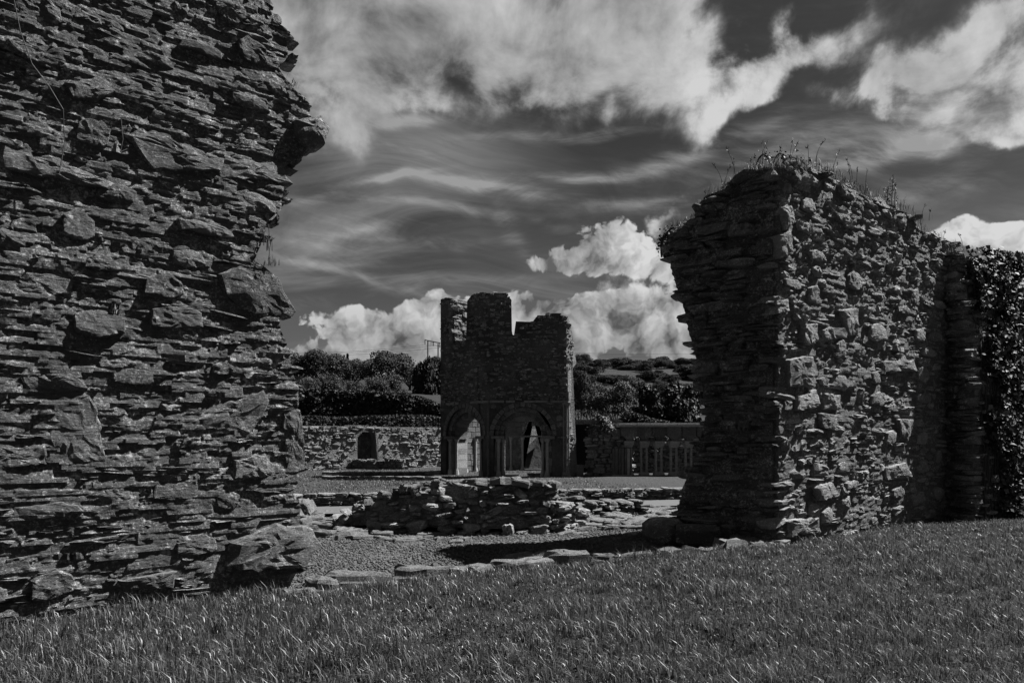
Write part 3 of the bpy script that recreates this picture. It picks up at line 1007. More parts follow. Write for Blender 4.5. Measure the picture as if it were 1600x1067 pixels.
core_wall(iw, iface, 2.0, 120, 190, lambda u: iw_top(u) - 0.05, lambda z: 0.05, lambda z: iface.L, M_RUBBLE_R, 0.04, 0.06, 9, relief=0.03)
masonry(iw, iface, 0.0, 2.4, 0.0, 6.2, lambda u, z, w: z < iw_top(u) - 0.02 and u > 0.05, (0.06, 0.17), (0.16, 0.45), 0.32, (-0.03, 0.09), ('lam', 'lam', 'blk'), M_SHALE_R, 120, 0.3, (), 0.04, 0.06, 0.08, seed=31)
rface = Face([B + (0.03, 0.3), C0 + (0.02, -0.50)])
masonry(iw, rface, 0.0, rface.L + 0.1, 0.0, 6.2, lambda u, z, w: u < 0.38 + ret(z) and z < iw_top(0.0), (0.06, 0.17), (0.18, 0.45), 0.3, (0.0, 0.09), ('lam', 'blk'), M_SHALE, 60, 0.3, (), 0.03, 0.06, 0.06, seed=32)


def leaf_cloud(name, pts, nrm, size, mat, jit=0.7, fold=True):
    """small folded leaves: two quads sharing a midrib"""
    n = len(pts)
    rg = RNG
    N = nrm + rg.normal(0, jit, (n, 3)); N /= np.linalg.norm(N, axis=1, keepdims=True) + 1e-9
    T = np.cross(N, rg.normal(0, 1, (n, 3))); T /= np.linalg.norm(T, axis=1, keepdims=True) + 1e-9
    Bv = np.cross(N, T)
    s = (size * rg.uniform(0.6, 1.35, n))[:, None]
    base = pts - T * s * 0.5
    tip = pts + T * s * 0.5
    l = pts + Bv * s * 0.45 + N * s * 0.15
    r_ = pts - Bv * s * 0.45 + N * s * 0.15
    V = np.stack([base, r_, tip, l], 1).reshape(-1, 3)
    i = np.arange(n)[:, None] * 4
    Fq = np.concatenate([i + np.array([[0, 1, 2]]), i + np.array([[0, 2, 3]])])
    return fast_mesh(name, V, Fq, mat)


# ivy: its stems and leaves hang over the wall
ivy = thing('ivy', 'glossy dark ivy hanging in a thick curtain over the projecting wall end', 'ivy', (9.8, 11.8, 0))
pts, nr = [], []
tries = 0
while len(pts) < 13000 and tries < 120000:
    tries += 1
    u = random.uniform(0.0, 2.8); z = random.uniform(0.05, 6.0)
    q0, d, n = iface.at(u, z)
    px = 800 + F * q0[0] / q0[1]
    tz = iw_top(u)
    if z > tz + 0.12: continue
    dens = min(1, max(0, (u - 0.42 - 0.75 * float(fbm(z * 1.9, u * 1.5, 0, 3, 4))) / 0.45)) * (0.35 + 0.65 * min(1, max(0, (z - 0.3) / 1.6)))
    if u > 0.2 and random.random() < 0.05: dens = max(dens, 0.6)
    if dens <= 0 or float(fbm(u * 2.2, z * 2.2, 4, 6, 3)) < 0.35 - dens * 0.85: continue
    o = 0.05 + abs(random.gauss(0.06, 0.10)) + 0.10 * (float(fbm(u * 3, z * 3, 0, 9, 2)) + 0.3)
    pts.append((q0[0] + n[0] * o, q0[1] + n[1] * o, z)); nr.append((n[0] * 0.9, n[1] * 0.9, 0.45))
pts = np.array(pts) - np.array(ivy.location); nr = np.array(nr)
put('leaves', leaf_cloud('leaves', pts, nr, 0.10, M_IVY, 0.5), ivy, kind='stuff')
J = Join()
for i in range(26):
    u = random.uniform(0.3, 3.0); z = 0.0; p = []
    while z < iw_top(u) - 0.1:
        q, d, n = iface.at(u, z); p.append((q[0] + n[0] * 0.06 - ivy.location.x, q[1] + n[1] * 0.06 - ivy.location.y, z)); z += 0.3; u += random.gauss(0, 0.07)
    tube(J, p, list(np.linspace(0.018, 0.005, len(p))), 5)
put('stems', J.mesh('stems', M_BARK), ivy)

# ================================================================== boulders and slabs at the foot of the right wall
for i, (px, py, w, h, lab) in enumerate([(1048, 848, 0.62, 0.46, 'rounded dark boulder lying out from the foot of the thick wall stump'), (1098, 852, 0.62, 0.38, 'squat dark boulder tucked against the shaded end of the wall stump')]):
    g = G(px, py, -0.06)
    V, Fc = block_stone(600 + i, 12, 0.3)
    V2 = np.array(V)
    o = tag(put('boulder', mesh_of('boulder', np.stack([V2[:, 0], -V2[:, 2] * 0 + V2[:, 1], V2[:, 2]], 1), Fc, M_SHALE), loc=(g.x, g.y + 0.25, h * 0.42 - .08), rot=(0, 0, 0.3 + i), scale=(w, 0.7, h)), lab, 'boulder')


def flat_slab(seed, w, d, h, layers=2):
    """a weathered flat stone of one or more leaves, local z up, base at 0"""
    rg = np.random.default_rng(seed)
    J = Join(); z = 0
    k = 11
    th = np.linspace(0, 2 * np.pi, k, endpoint=False) + rg.uniform(-.2, .2, k)
    rad0 = rg.uniform(0.62, 1.12, k)
    for l in range(layers):
        hh = h / layers
        s = 1 - 0.10 * l * rg.uniform(0.5, 1.6)
        ox, oy = rg.normal(0, 0.04, 2)
        rad = rad0 * rg.uniform(0.84, 1.06, k) * s
        ca, sa = np.cos(th), np.sin(th)
        sx = np.sign(ca) * np.abs(ca) ** 0.7; sy = np.sign(sa) * np.abs(sa) ** 0.7
        rows = []
        for sc_, zz in ((1.0, z), (1.0, z + hh * 0.7), (0.86, z + hh), (0.4, z + hh * 1.08)):
            rows.append(np.stack([(sx * rad * sc_ * 0.5 + ox) * w, (sy * rad * sc_ * 0.5 + oy) * d, np.full(k, zz) + rg.normal(0, hh * (0.12 if zz > z else 0.0), k)], 1))
        Vv = np.concatenate(rows); Fc = []
        for r_ in range(3):
            for c in range(k): Fc.append((r_ * k + c, r_ * k + (c + 1) % k, (r_ + 1) * k + (c + 1) % k, (r_ + 1) * k + c))
        Fc.append(tuple(3 * k + c for c in range(k)))
        J.add(Vv, Fc, None, 0.0); z += hh * 0.95
    return J


# the row of footing stones that edges the lawn: one old wall line
fo = thing('wall_footing', 'row of pale flat footing stones between the grass and the sunken gravel floor', 'wall footing', (0, 8.6, 0))
for i, (px, py, w, d, h) in enumerate([(498, 915, .42, .5, .16), (566, 906, .78, .55, .17), (655, 896, .75, .55, .18), (700, 893, .35, .4, .13), (745, 889, .5, .5, .12), (790, 886, .5, .45, .16), (835, 880, .6, .55, .14), (893, 876, .55, .45, .24), (862, 872, .4, .5, .12), (820, 872, .5, .4, .10),
                                       (940, 868, .4, .4, .08), (1000, 866, .7, .4, .07), (1075, 862, .9, .4, .08), (1150, 853, .95, .5, .20), (1185, 853, .5, .4, .15), (1110, 860, .4, .3, .09), (470, 925, .35, .3, .1)]):
    g = G(px, py, 0.0)
    put('stone', flat_slab(700 + i, w * 1.3, d, h * .62 + .10, random.choice([1, 2, 2])).mesh('slab', M_SLAB), fo, (g.x, g.y - 8.6 + 0.12, -0.14), (random.gauss(-.05, .04), random.gauss(0, .04), 0.35 + random.gauss(0, .25)))
# leaning slab against the left wall
g = G(482, 757, -0.1)
ls = put('leaning_slab', flat_slab(777, 0.34, 0.7, 0.10, 2).mesh('leaning_slab', M_SLAB), loc=(-3.02, 10.0, 0.62), rot=(R(8), R(58), 0.2))
tag(ls, 'narrow dark stone slab leaning out past the broken edge of the tall near wall', 'stone slab')

# ================================================================== RUBBLE MOUND (stump of a pier)
mo = thing('rubble_stump', 'low rounded stump of rubble masonry in the middle of the gravel floor', 'rubble', (-0.9, 13.4, -0.1))
mface = Face([P(520, 830, 13.1), P(620, 830, 12.7), P(780, 830, 12.4), P(880, 830, 12.7), P(915, 830, 13.6)], lambda u, z: -0.28 * z + 0.12 * float(fbm(u * 1.7, z * 2, 0, 77, 2)))
MT = [(520, .12), (560, .38), (600, .60), (640, .76), (700, .82), (770, .82), (825, .76), (850, .62), (880, .42), (900, .20)]
mt_ = interp([(mface.L * (p - 520) / 380.0, h) for p, h in MT])
core_wall(mo, mface, 2.2, 150, 50, lambda u: mt_(u) - 0.03, lambda z: 0.0, lambda z: mface.L, M_RUBBLE_R, 0.03, 0.07, 13, relief=0.04)
masonry(mo, mface, 0, mface.L, -0.1, 1.0, lambda u, z, w: z < mt_(u) - 0.01, (0.07, 0.20), (0.13, 0.36), 0.3, (-0.04, 0.14), ('blk', 'blk', 'blk', 'lam'), M_SHALE_R, 130, 0.25, (), 0.12, 0.22, 0.14, seed=41, yawj=0.25)
for i in range(95):
    u = random.uniform(0.15, mface.L - .1); q, d, n = mface.at(u); dep = random.uniform(-0.02, 1.7)
    w = random.uniform(.18, .5)
    hgt = mt_(u) * (1 - 0.15 * (dep / 1.7) ** 2)
    put('stone', flat_slab(1000 + i % 24, 1, .75, .35, random.choice([1, 2])).mesh('slab', M_SLAB) if i < 24 else bpy.data.objects[mo['s%d' % (i % 24)]].data, mo,
        (q[0] - n[0] * dep - mo.location.x, q[1] - n[1] * dep - mo.location.y, hgt - 0.03 - mo.location.z), (random.gauss(0, .12), random.gauss(0, .12), random.uniform(0, 6.3)), (w, w, random.uniform(.2, .4)))
    if i < 24: mo['s%d' % i] = [o for o in COL.objects][-1].name
for i in range(24): del mo['s%d' % i]
# footings round the stump
ft = thing('wall_footing', 'low layered flagstone footings beside the rubble stump, by the pale path', 'wall footing', (0, 14.6, -0.1))
slabs = [flat_slab(1100 + i, 1, .8, .3, random.choice([1, 1, 2])).mesh('slab', M_SLAB) for i in range(14)]
spots = []
for i in range(120):                         # beyond and beside the stump, towards the thick wall
    px = random.uniform(880, 1070); py = random.uniform(787, 826); spots.append((px, py, random.uniform(.3, .8), random.uniform(.2, .5)))
for i in range(26): spots.append((random.uniform(700, 1010), random.uniform(820, 834), random.uniform(.3, .6), random.uniform(.2, .4)))
for i in range(26): spots.append((random.uniform(470, 560), random.uniform(803, 842), random.uniform(.25, .6), random.uniform(.25, .6)))
for i in range(16): spots.append((random.uniform(560, 720), random.uniform(834, 848), random.uniform(.25, .55), random.uniform(.25, .45)))
for i, (px, py, w, h) in enumerate(spots):
    g = G(px, py, -0.1)
    put('stone', random.choice(slabs), ft, (g.x, g.y - 14.6, -0.02 + random.uniform(-.02, .03)), (random.gauss(0, .10), random.gauss(0, .10), random.choice([0.2, 3.3]) + random.gauss(0, .5)), (w * random.uniform(1, 1.4), w * random.uniform(.6, 1.0), h * .6))
ledge = Face([P(925, 808, 15.2), P(1005, 806, 15.6)])
masonry(ft, ledge, 0, ledge.L, -0.1, 0.2, lambda u, z, w: True, (0.06, 0.12), (0.15, 0.4), 0.5, (0, 0.06), ('lam', 'blk'), M_SHALE, 60, 0.2, (), 0.02, 0.03, 0.01, seed=44)

# ================================================================== RETAINING WALL of the far lawn
rt = thing('retaining_wall', 'knee-high dry stone edge holding up the far lawn behind the path', 'low wall', (0, 18, 0))
rtf = Face([(-8, step_line(-8)), (9, step_line(9))])
core_wall(rt, rtf, 0.5, 60, 3, lambda u: 0.21, lambda z: 0.0, lambda z: rtf.L, M_MORTAR_D, 0.05, 0.03, 14)
masonry(rt, rtf, 0.5, rtf.L - .5, -0.04, 0.2, lambda u, z, w: True, (0.06, 0.13), (0.16, 0.42), 0.32, (-.02, 0.06), ('lam', 'blk', 'blk'), M_SHALE, 260, 0.2, (), 0.05, 0.06, 0.02, seed=45)

# ================================================================== TOWER
TY, TZ = 25.7, 0.24
a_ = 2.9; ap = a_ / 2 / math.tan(R(22.5))
cxT, cyT = 0.60, TY + ap
rc = a_ / 2 / math.sin(R(22.5))
corner = [np.array([cxT + rc * math.cos(R(-112.5 + 45 * k)), cyT + rc * math.sin(R(-112.5 + 45 * k))]) for k in range(8)]   # 0 = left corner of the front face, going round to the right
tw = thing('ruined_tower', 'dark roofless octagonal stone tower with round arches and broken jagged top', 'tower', (cxT, cyT, TZ))
TH = 0.85
tz = lambda py, Y=TY: CZ - (py - HZ) / F * Y


def panel(face, outline, name, mat, thick=TH, back=0.0):
    """a wall panel: an outline in (u, z), given thickness, as a closed body"""
    base = np.array(tw.location)
    n = len(outline)
    V = []
    for dd in (-back, -thick):
        for u, z in outline:
            q, d, nn = face.at(u, z)
            # mitre: the inner edge is shorter
            V.append((q[0] + nn[0] * dd - base[0], q[1] + nn[1] * dd - base[1], z - base[2]))
    import bmesh
    bm = bmesh.new()
    vs = [bm.verts.new(v) for v in V]
    f1 = bm.faces.new(vs[:n]); f2 = bm.faces.new(list(reversed(vs[n:])))
    for i in range(n):
        j = (i + 1) % n
        bm.faces.new((vs[j], vs[i], vs[n + i], vs[n + j]))
    bmesh.ops.triangulate(bm, faces=[f1, f2])
    bmesh.ops.recalc_face_normals(bm, faces=bm.faces)
    me = bpy.data.meshes.new(name); bm.to_mesh(me); bm.free()
    me.materials.append(mat)
    return put(name, me, tw)


def arch_pts(c, r, zs, z0, n=18):
    """from lower right, over the arch, to lower left"""
    return [(c + r, z0)] + [(c + r * math.cos(math.pi * k / n), zs + r * math.sin(math.pi * k / n)) for k in range(n + 1)] + [(c - r, z0)]


Z0 = TZ - 0.05
ZS = 1.80                                   # springing
ZSTR = tz(627)                              # string course
R_OUT, R_MID, R_IN = 1.10, 0.92, 0.74


def ragged(u0, u1, z, n, j, seed):
    rg = random.Random(seed)
    return [(u0 + (u1 - u0) * k / n, z + rg.uniform(-j, j)) for k in range(n + 1)]


front = Face([corner[0], corner[1]])
lfront = Face([corner[7], corner[0]])
left_ = Face([corner[6], corner[7]])
bleft = Face([corner[5], corner[6]])
back_ = Face([corner[4], corner[5]])
rfront = Face([corner[1], corner[2]])
u_of = lambda px: front.hit(px, 500)[0]
top_front = [(0, tz(458)), (u_of(775), tz(457)), (u_of(790), tz(460)), (u_of(799), tz(468)), (u_of(800), tz(522)), (u_of(803), tz(524)), (u_of(806), tz(502)), (u_of(832), tz(503)), (u_of(838), tz(495)), (u_of(862), tz(491)), (a_, tz(494))]
YL = (corner[7][1] + corner[0][1]) / 2
ul = lambda px: lfront.hit(px, 500)[0]
zl = lambda px, py: lfront.hit(px, py)[1]
top_lf = [(0, zl(691, 467)), (ul(700), zl(700, 465)), (ul(708), zl(708, 467)), (ul(708.5), zl(709, 533)), (ul(728), zl(728, 533)), (ul(730), zl(730, 470)), (ul(737), zl(737, 461)), (ul(750), zl(750, 457)), (a_, tz(458))]
c_f = front.hit(817, 680)[0]
panel(front, [(0, Z0), (0, tz(458))][:1] + top_front + [(a_, Z0)] + arch_pts(c_f, R_OUT, ZS, Z0), 'wall', M_MORTAR_F)
panel(lfront, [(0, Z0)] + top_lf + [(a_, Z0)] + arch_pts(a_ / 2, R_OUT, ZS, Z0), 'wall', M_MORTAR_F)
panel(left_, [(0, Z0), (0, 4.4), (1.2, 4.8), (1.5, 5.8), (2.2, 6.0), (2.3, 6.8), (a_, zl(691, 467) - .1), (a_, Z0)], 'wall', M_TOWER)
panel(bleft, [(0, Z0), (0, 3.2), (1.4, 3.4), (a_, 3.6), (a_, Z0)], 'wall', M_TOWER)
panel(back_, [(0, Z0), (0, 3.0), (1.0, 3.2), (a_, 3.2), (a_, Z0)] + arch_pts(0.98, 0.52, ZS, Z0), 'wall', M_TOWER)
panel(rfront, [(0, Z0), (0, tz(494)), (.14, tz(497)), (.26, tz(510)), (.34, tz(530)), (.50, tz(550)), (.58, tz(566)), (.40, tz(572)), (.26, tz(580)), (.22, tz(610)), (.26, tz(625)), (.18, tz(640)), (.34, tz(660)), (.45, tz(700)), (.62, tz(725)), (.62, Z0)], 'wall', M_PALE, 0.8)


def in_top(pts, m=0.0):
    xs = [p[0] for p in pts]; zs = [p[1] for p in pts]
    return lambda u: float(np.interp(u, xs, zs)) + m


def clear_arch(c, r):
    return lambda u, z: (abs(u - c) > r + 0.02) if z < ZS else ((u - c) ** 2 + (z - ZS) ** 2 > (r + 0.02) ** 2)


tf = in_top(top_front); tlf = in_top(top_lf)
ca_f = clear_arch(c_f, R_OUT + .18); ca_l = clear_arch(a_ / 2, R_OUT + .18)
# dressed blocks below the string course
for fc, ca, sd_ in ((front, ca_f, 51), (lfront, ca_l, 52)):
    masonry(tw, fc, 0.0, a_, TZ, ZSTR - 0.08, lambda u, z, w, ca=ca: ca(u - w * .42, z) and ca(u + w * .42, z) and 0.12 < u < a_ - 0.12 and ca(u, z), (0.16, 0.30), (0.22, 0.5), 0.2, (0.012, 0.028), ('ash',), M_ASHLAR, 80, 0.1, (), 0.0, 0.004, 0.0, seed=sd_, yawj=0.006)
# thin rubble courses above
masonry(tw, front, 0.0, a_, ZSTR + 0.04, 8.6, lambda u, z, w: z < tf(u) + 0.03 and z < tf(u + w * .4) + .05 and z < tf(u - w * .4) + .05 and w * .3 < u < a_ - w * .3, (0.06, 0.14), (0.14, 0.42), 0.25, (-0.01, 0.05), ('lam', 'lam', 'blk'), M_TOWER, 55, 0.2, (), 0.05, 0.04, 0.04, seed=53)
masonry(tw, lfront, 0.0, a_, ZSTR + 0.04, 8.6, lambda u, z, w: z < tlf(u) + 0.03 and z < tlf(u + w * .4) + .05 and z < tlf(u - w * .4) + .05 and w * .3 < u < a_ - w * .2, (0.06, 0.14), (0.14, 0.42), 0.25, (-0.01, 0.05), ('lam', 'lamlo', 'blk'), M_TOWER, 40, 0.2, (), 0.03, 0.03, 0.03, seed=54)
_unused = in_top([(0, tz(494)), (.2, tz(500)), (.34, tz(530)), (.6, tz(560))])
masonry(tw, rfront, 0.0, 0.7, TZ, 7.4, lambda u, z, w: u + w * .4 < .06 + float(np.interp(z, [TZ, tz(725), tz(700), tz(660), tz(640), tz(610), tz(575), tz(560), tz(530), tz(500), tz(494)], [.65, .62, .45, .34, .2, .2, .25, .55, .38, .14, .0])), (0.08, 0.2), (0.14, 0.3), 0.4, (0.0, 0.05), ('lam', 'blk'), M_PALE, 40, 0.2, (), 0.0, 0.04, 0.03, seed=55)
# the broken cheeks of the upper storey catch the sun
cheek1 = Face([np.array(lfront.at(ul(708.5))[0]), np.array(lfront.at(ul(708.5))[0]) - np.array(lfront.at(1.0)[2]) * TH])
masonry(tw, cheek1, 0, TH, zl(712, 533), zl(711, 467), lambda u, z, w: True, (0.09, 0.2), (0.2, 0.5), 0.2, (0.0, 0.05), ('blk', 'lam'), M_PALE, 25, 0.2, (), 0, 0.03, 0.01, seed=56)

vc = {}
for fc, us_ in ((left_, (0.95, 1.45, 2.0)), (bleft, (0.9, 1.45, 2.0)), (back_, (0.40, 1.56, 2.1))):
    for u in us_:
        J = Join()
        q, d, n = fc.at(u)
        for (za, zb, ra, rb_) in ((Z0, Z0 + .2, .12, .08), (Z0 + .2, ZS - .2, .055, .055), (ZS - .2, ZS - .02, .06, .11)):
            pq = q - n * (TH + .05)
            cyl(J, (pq[0] - tw.location.x, pq[1] - tw.location.y, za - TZ), (pq[0] - tw.location.x, pq[1] - tw.location.y, zb - TZ), ra, rb_, 9, .3)
        put('bright_strip_shaft', J.mesh('bright_strip_shaft', M_COLUMN), tw)  # invented pale shafts, added as the bright strips of light inside the arches
    rgi = random.Random(9)
    z = TZ + .02
    while z < 3.0:
        u = TH * .45; h = rgi.uniform(.2, .3)
        while u < a_ - TH * .45:
            w = rgi.uniform(.25, .5)
            if fc is back_ and u < 1.56 and u + w > .40 and z < ZS + .6:
                u += w; continue
            V = []
            for dd in (-TH + .05, -TH - .02 - rgi.random() * .02):
                for (uu, zz) in ((u + .012, z + .012), (u + w - .012, z + .012), (u + w - .012, z + h - .012), (u + .012, z + h - .012)):
                    q, d, n = fc.at(uu); V.append((q[0] + n[0] * dd - tw.location.x, q[1] + n[1] * dd - tw.location.y, zz - TZ))
            put('block', mesh_of('block', V, [(0, 1, 2, 3), (7, 6, 5, 4), (0, 4, 5, 1), (1, 5, 6, 2), (2, 6, 7, 3), (3, 7, 4, 0)], M_ASHLAR), tw)
            u += w
        z += h


def voussoirs(face, c, zs, r0, r1, proud, back, n, mat, name='voussoir'):
    """one ring of wedge stones"""
    base = np.array(tw.location)
    for k in range(n):
        t0 = math.pi * k / n + 0.012; t1 = math.pi * (k + 1) / n - 0.012
        V = []
        j = random.uniform(-0.008, 0.008)
        for dd in (proud + j, -back):
            for (r, t) in ((r0, t0), (r1, t0), (r1, (t0 + t1) / 2), (r1, t1), (r0, t1), (r0, (t0 + t1) / 2)):
                u, z = c + r * math.cos(t), zs + r * math.sin(t)
                q, d, nn = face.at(u, z)
                V.append((q[0] + nn[0] * dd - base[0], q[1] + nn[1] * dd - base[1], z - base[2]))
        Fc = [(0, 1, 2, 5), (5, 2, 3, 4), (11, 8, 7, 6), (10, 9, 8, 11)] + [(i + 6, (i + 1) % 6 + 6, (i + 1) % 6, i) for i in range(6)]
        put(name, mesh_of('voussoir', V, Fc, mat), tw)


def on(face, u, z, out):
    q, d, n = face.at(u, z)
    return (q[0] + n[0] * out - tw.location.x, q[1] + n[1] * out - tw.location.y, z - tw.location.z)


def face_box(face, u0, u1, z0, z1, d0, d1, mat, name):
    V = [on(face, u, z, d) for z in (z0, z1) for d in (d0, d1) for u in (u0, u1)]
    Fc = [(0, 2, 3, 1), (4, 5, 7, 6), (0, 1, 5, 4), (2, 6, 7, 3), (0, 4, 6, 2), (1, 3, 7, 5)]
    return put(name, mesh_of(name, V, Fc, mat), tw)


def jamb(fc, ua, ub, d0, d1):
    """a jamb laid in single blocks, each a little proud or shy of its neighbours"""
    z = Z0
    while z < ZS - .13:
        h = min(random.uniform(.2, .34), ZS - .12 - z)
        e = [random.uniform(-.012, .012) for _ in range(3)]
        face_box(fc, ua + e[0], ub + e[1], z + .004, z + h - .004, d0, d1 + e[2], M_COLUMN if random.random() < .6 else M_PALE, 'jamb_stone')  # pale stone paints the sun's brightness onto the jambs
        z += h


for fc, c in ((front, c_f), (lfront, a_ / 2)):
    voussoirs(fc, c, ZS, R_OUT, R_OUT + 0.17, 0.035, 0.18, 17, M_ASHLAR)
    voussoirs(fc, c, ZS, R_MID, R_OUT - .004, -0.10, 0.62, 15, M_ASHLAR)
    voussoirs(fc, c, ZS, R_IN, R_MID - .004, -0.28, 0.80, 13, M_ASHLAR)
    for sgn in (-1, 1):
        uu = [c + sgn * R_MID, c + sgn * (R_OUT - .004)]; jamb(fc, min(uu), max(uu), -0.62, -0.12)
        uu = [c + sgn * R_IN, c + sgn * (R_MID - .004)]; jamb(fc, min(uu), max(uu), -0.80, -0.32)
        uu = [c + sgn * (R_IN - .04), c + sgn * (R_OUT + .10)]; face_box(fc, min(uu), max(uu), ZS - .118, ZS - .004, -0.78, 0.05, M_ASHLAR, 'impost')
        for (rr, dd) in ((R_MID - .0, -0.06), (R_IN + .02, -0.26)):
            J = Join()
            p = on(fc, c + sgn * rr, Z0 + .28, dd); p2 = on(fc, c + sgn * rr, ZS - .26, dd)
            cyl(J, p, p2, 0.055, n=10); 
            csh = put('column_shaft', J.mesh('column_shaft', M_COLUMN), tw)
            J = Join(); cyl(J, p2, on(fc, c + sgn * rr, ZS - .12, dd), 0.06, 0.12, 8); put('capital', J.mesh('capital', M_COLUMN), csh)
            J = Join(); cyl(J, on(fc, c + sgn * rr, Z0, dd), p, 0.12, 0.075, 8); put('column_base', J.mesh('column_base', M_COLUMN), csh)
# string courses, broken
for fc, u0, u1 in ((front, 0.02, 0.55), (front, 0.62, 0.95), (front, 1.3, 2.2), (front, 2.3, a_ + .03), (lfront, 0.4, 0.9), (lfront, 1.0, 1.2), (lfront, 1.9, a_)):
    face_box(fc, u0, u1, ZSTR - 0.05, ZSTR + 0.035, -0.1, 0.07, M_PALE, 'string_course')
for fc, u0, u1 in ((front, 0.0, c_f - R_OUT - .2), (front, c_f + R_OUT + .2, a_ + .02), (lfront, 0, a_ / 2 - R_OUT - .2), (lfront, a_ / 2 + R_OUT + .2, a_)):
    if u1 > u0 + .02: face_box(fc, u0, u1, ZS - .10, ZS - .03, -0.1, 0.06, M_ASHLAR, 'string_course')
face_box(back_, 0, a_, ZS - .02, ZS + .06, -TH - .06, -TH + .05, M_PALE, 'string_course')
# corner shafts with small moulded caps
for du, dd in ((-.10, .02), (0.0, 0.05), (.07, .02)):
    J = Join(); p = on(front, a_ + du, TZ, dd)
    for (za, zb, ra, rb) in ((TZ - .02, TZ + .14, .085, .06), (TZ + .14, ZS - .1, .042, .042), (ZS - .1, ZS - .03, .07, .07), (ZS - .03, ZSTR - .16, .042, .042), (ZSTR - .16, ZSTR - .05, .045, .09)):
        cyl(J, on(front, a_ + du, za, dd), on(front, a_ + du, zb, dd), ra, rb, 10, 0.3)
    put('corner_shaft', J.mesh('corner_shaft', M_PALE), tw)
for du in (-.05,):
    J = Join(); cyl(J, on(front, du, TZ, .02), on(front, du, ZSTR - .06, .02), .05, .05, 10, 0.3); put('corner_shaft', J.mesh('corner_shaft', M_ASHLAR), tw)
face_box(rfront, 0.0, 0.20, tz(612), tz(580), -.2, 0.07, M_PALE, 'carved_block')
face_box(rfront, 0.0, 0.16, tz(622), tz(613), -.2, 0.11, M_PALE, 'carved_block')
face_box(front, a_ / 2 - 1.35 + .5, a_ / 2 - 1.35 + 1.0, TZ - .02, TZ + .10, 0.0, 0.45, M_PALE, 'plinth_stone')
face_box(rfront, 0.5, .9, TZ - .02, TZ + .45, -.3, 0.1, M_PALE, 'plinth_stone')

# ================================================================== RUBBLE PILLAR beside the arcade, with its dark recess
pl = thing('ruined_pier', 'ivy-darkened rubble pier with a jagged sunlit flank between tower and arcade', 'pier', (3.1, 26.6, TZ))
pface = Face([P(916, 742, 26.4), P(974, 742, 25.9)])
PT = [(0.0, 1.6), (.15, 2.3), (.3, 2.55), (.6, 2.6), (.75, 2.45), (.95, 2.1), (1.15, 1.95), (1.35, 1.4), (1.6, 1.1)]
pt_ = interp([(u * pface.L / 1.45, z) for u, z in PT])
core_wall(pl, pface, 0.9, 24, 24, lambda u: pt_(u) - .03, lambda z: 0.02, lambda z: pface.L - .03, M_MORTAR_D, 0.04, 0.05, 15)
masonry(pl, pface, 0, pface.L, TZ, 2.8, lambda u, z, w: z < pt_(u), (0.09, 0.2), (0.16, 0.4), 0.3, (-.02, 0.07), ('blk', 'lam'), M_SHALE_R, 60, 0.2, (), 0.03, 0.06, 0.04, seed=61)
pside = Face([np.array(pface.at(pface.L - .12)[0]), np.array(pface.at(pface.L)[0]) + (0.42, 0.55)])
masonry(pl, pside, 0, pside.L, TZ, 2.4, lambda u, z, w: z < 2.1 - 0.5 * u, (0.09, 0.18), (0.16, 0.35), 0.3, (-.02, 0.07), ('blk', 'lam'), M_PALE, 40, 0.2, (), 0.03, 0.06, 0.04, seed=62)
iv2 = thing('ivy', 'clump of dark ivy smothering the top of the rubble pier by the tower', 'ivy', (3.0, 26.3, TZ))
n = 1500
u = RNG.uniform(-.1, pface.L * 0.6, n); zz = RNG.uniform(1.2, 2.75, n)
pp = np.array([list(pface.at(a, 0)[0]) + [b] for a, b in zip(u, zz)])
keep = np.array([b < pt_(a) + .12 and float(fbm(a * 3, b * 3, 0, 71, 2)) > .30 - b * .14 for a, b in zip(u, zz)])
pp = pp[keep]; pp[:, 1] -= np.abs(RNG.normal(0.1, 0.09, len(pp))) ; pp[:, 0] += RNG.normal(0, .06, len(pp))
put('leaves', leaf_cloud('leaves', pp - np.array(iv2.location), np.tile([0, -.6, .5], (len(pp), 1)), 0.09, M_IVY, 0.8), iv2, kind='stuff')
sh = thing('stone_shelter', 'low dark vaulted recess with a thin stone roof between tower and rubble pier', 'shelter', (2.9, 28.6, TZ))
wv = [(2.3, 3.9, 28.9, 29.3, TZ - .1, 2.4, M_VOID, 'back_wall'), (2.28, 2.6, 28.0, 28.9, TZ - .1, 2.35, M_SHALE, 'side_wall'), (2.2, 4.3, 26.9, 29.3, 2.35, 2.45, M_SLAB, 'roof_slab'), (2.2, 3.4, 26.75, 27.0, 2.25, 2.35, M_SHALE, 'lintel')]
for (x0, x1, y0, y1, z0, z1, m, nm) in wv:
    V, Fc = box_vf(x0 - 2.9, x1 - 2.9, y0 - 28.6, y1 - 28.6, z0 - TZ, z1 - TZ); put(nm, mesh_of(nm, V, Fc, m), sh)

# ================================================================== ARCADE
AY = 26.0
ar = thing('cloister_arcade', 'short run of small round arches on paired slender columns under a flat stone coping', 'arcade', (P(1040, 745, AY).x, AY, TZ))
abase = np.array(ar.location)
xa = lambda px: P(px, 700, AY).x
za = lambda py: P(800, py, AY).z
centres = [982, 1006.5, 1029.5, 1053, 1076, 1099, 1122]
ar_z0 = za(742)


def ar_obj(name, V, Fc, mat):
    return put(name, mesh_of(name, np.array(V) - abase, Fc, mat), ar)


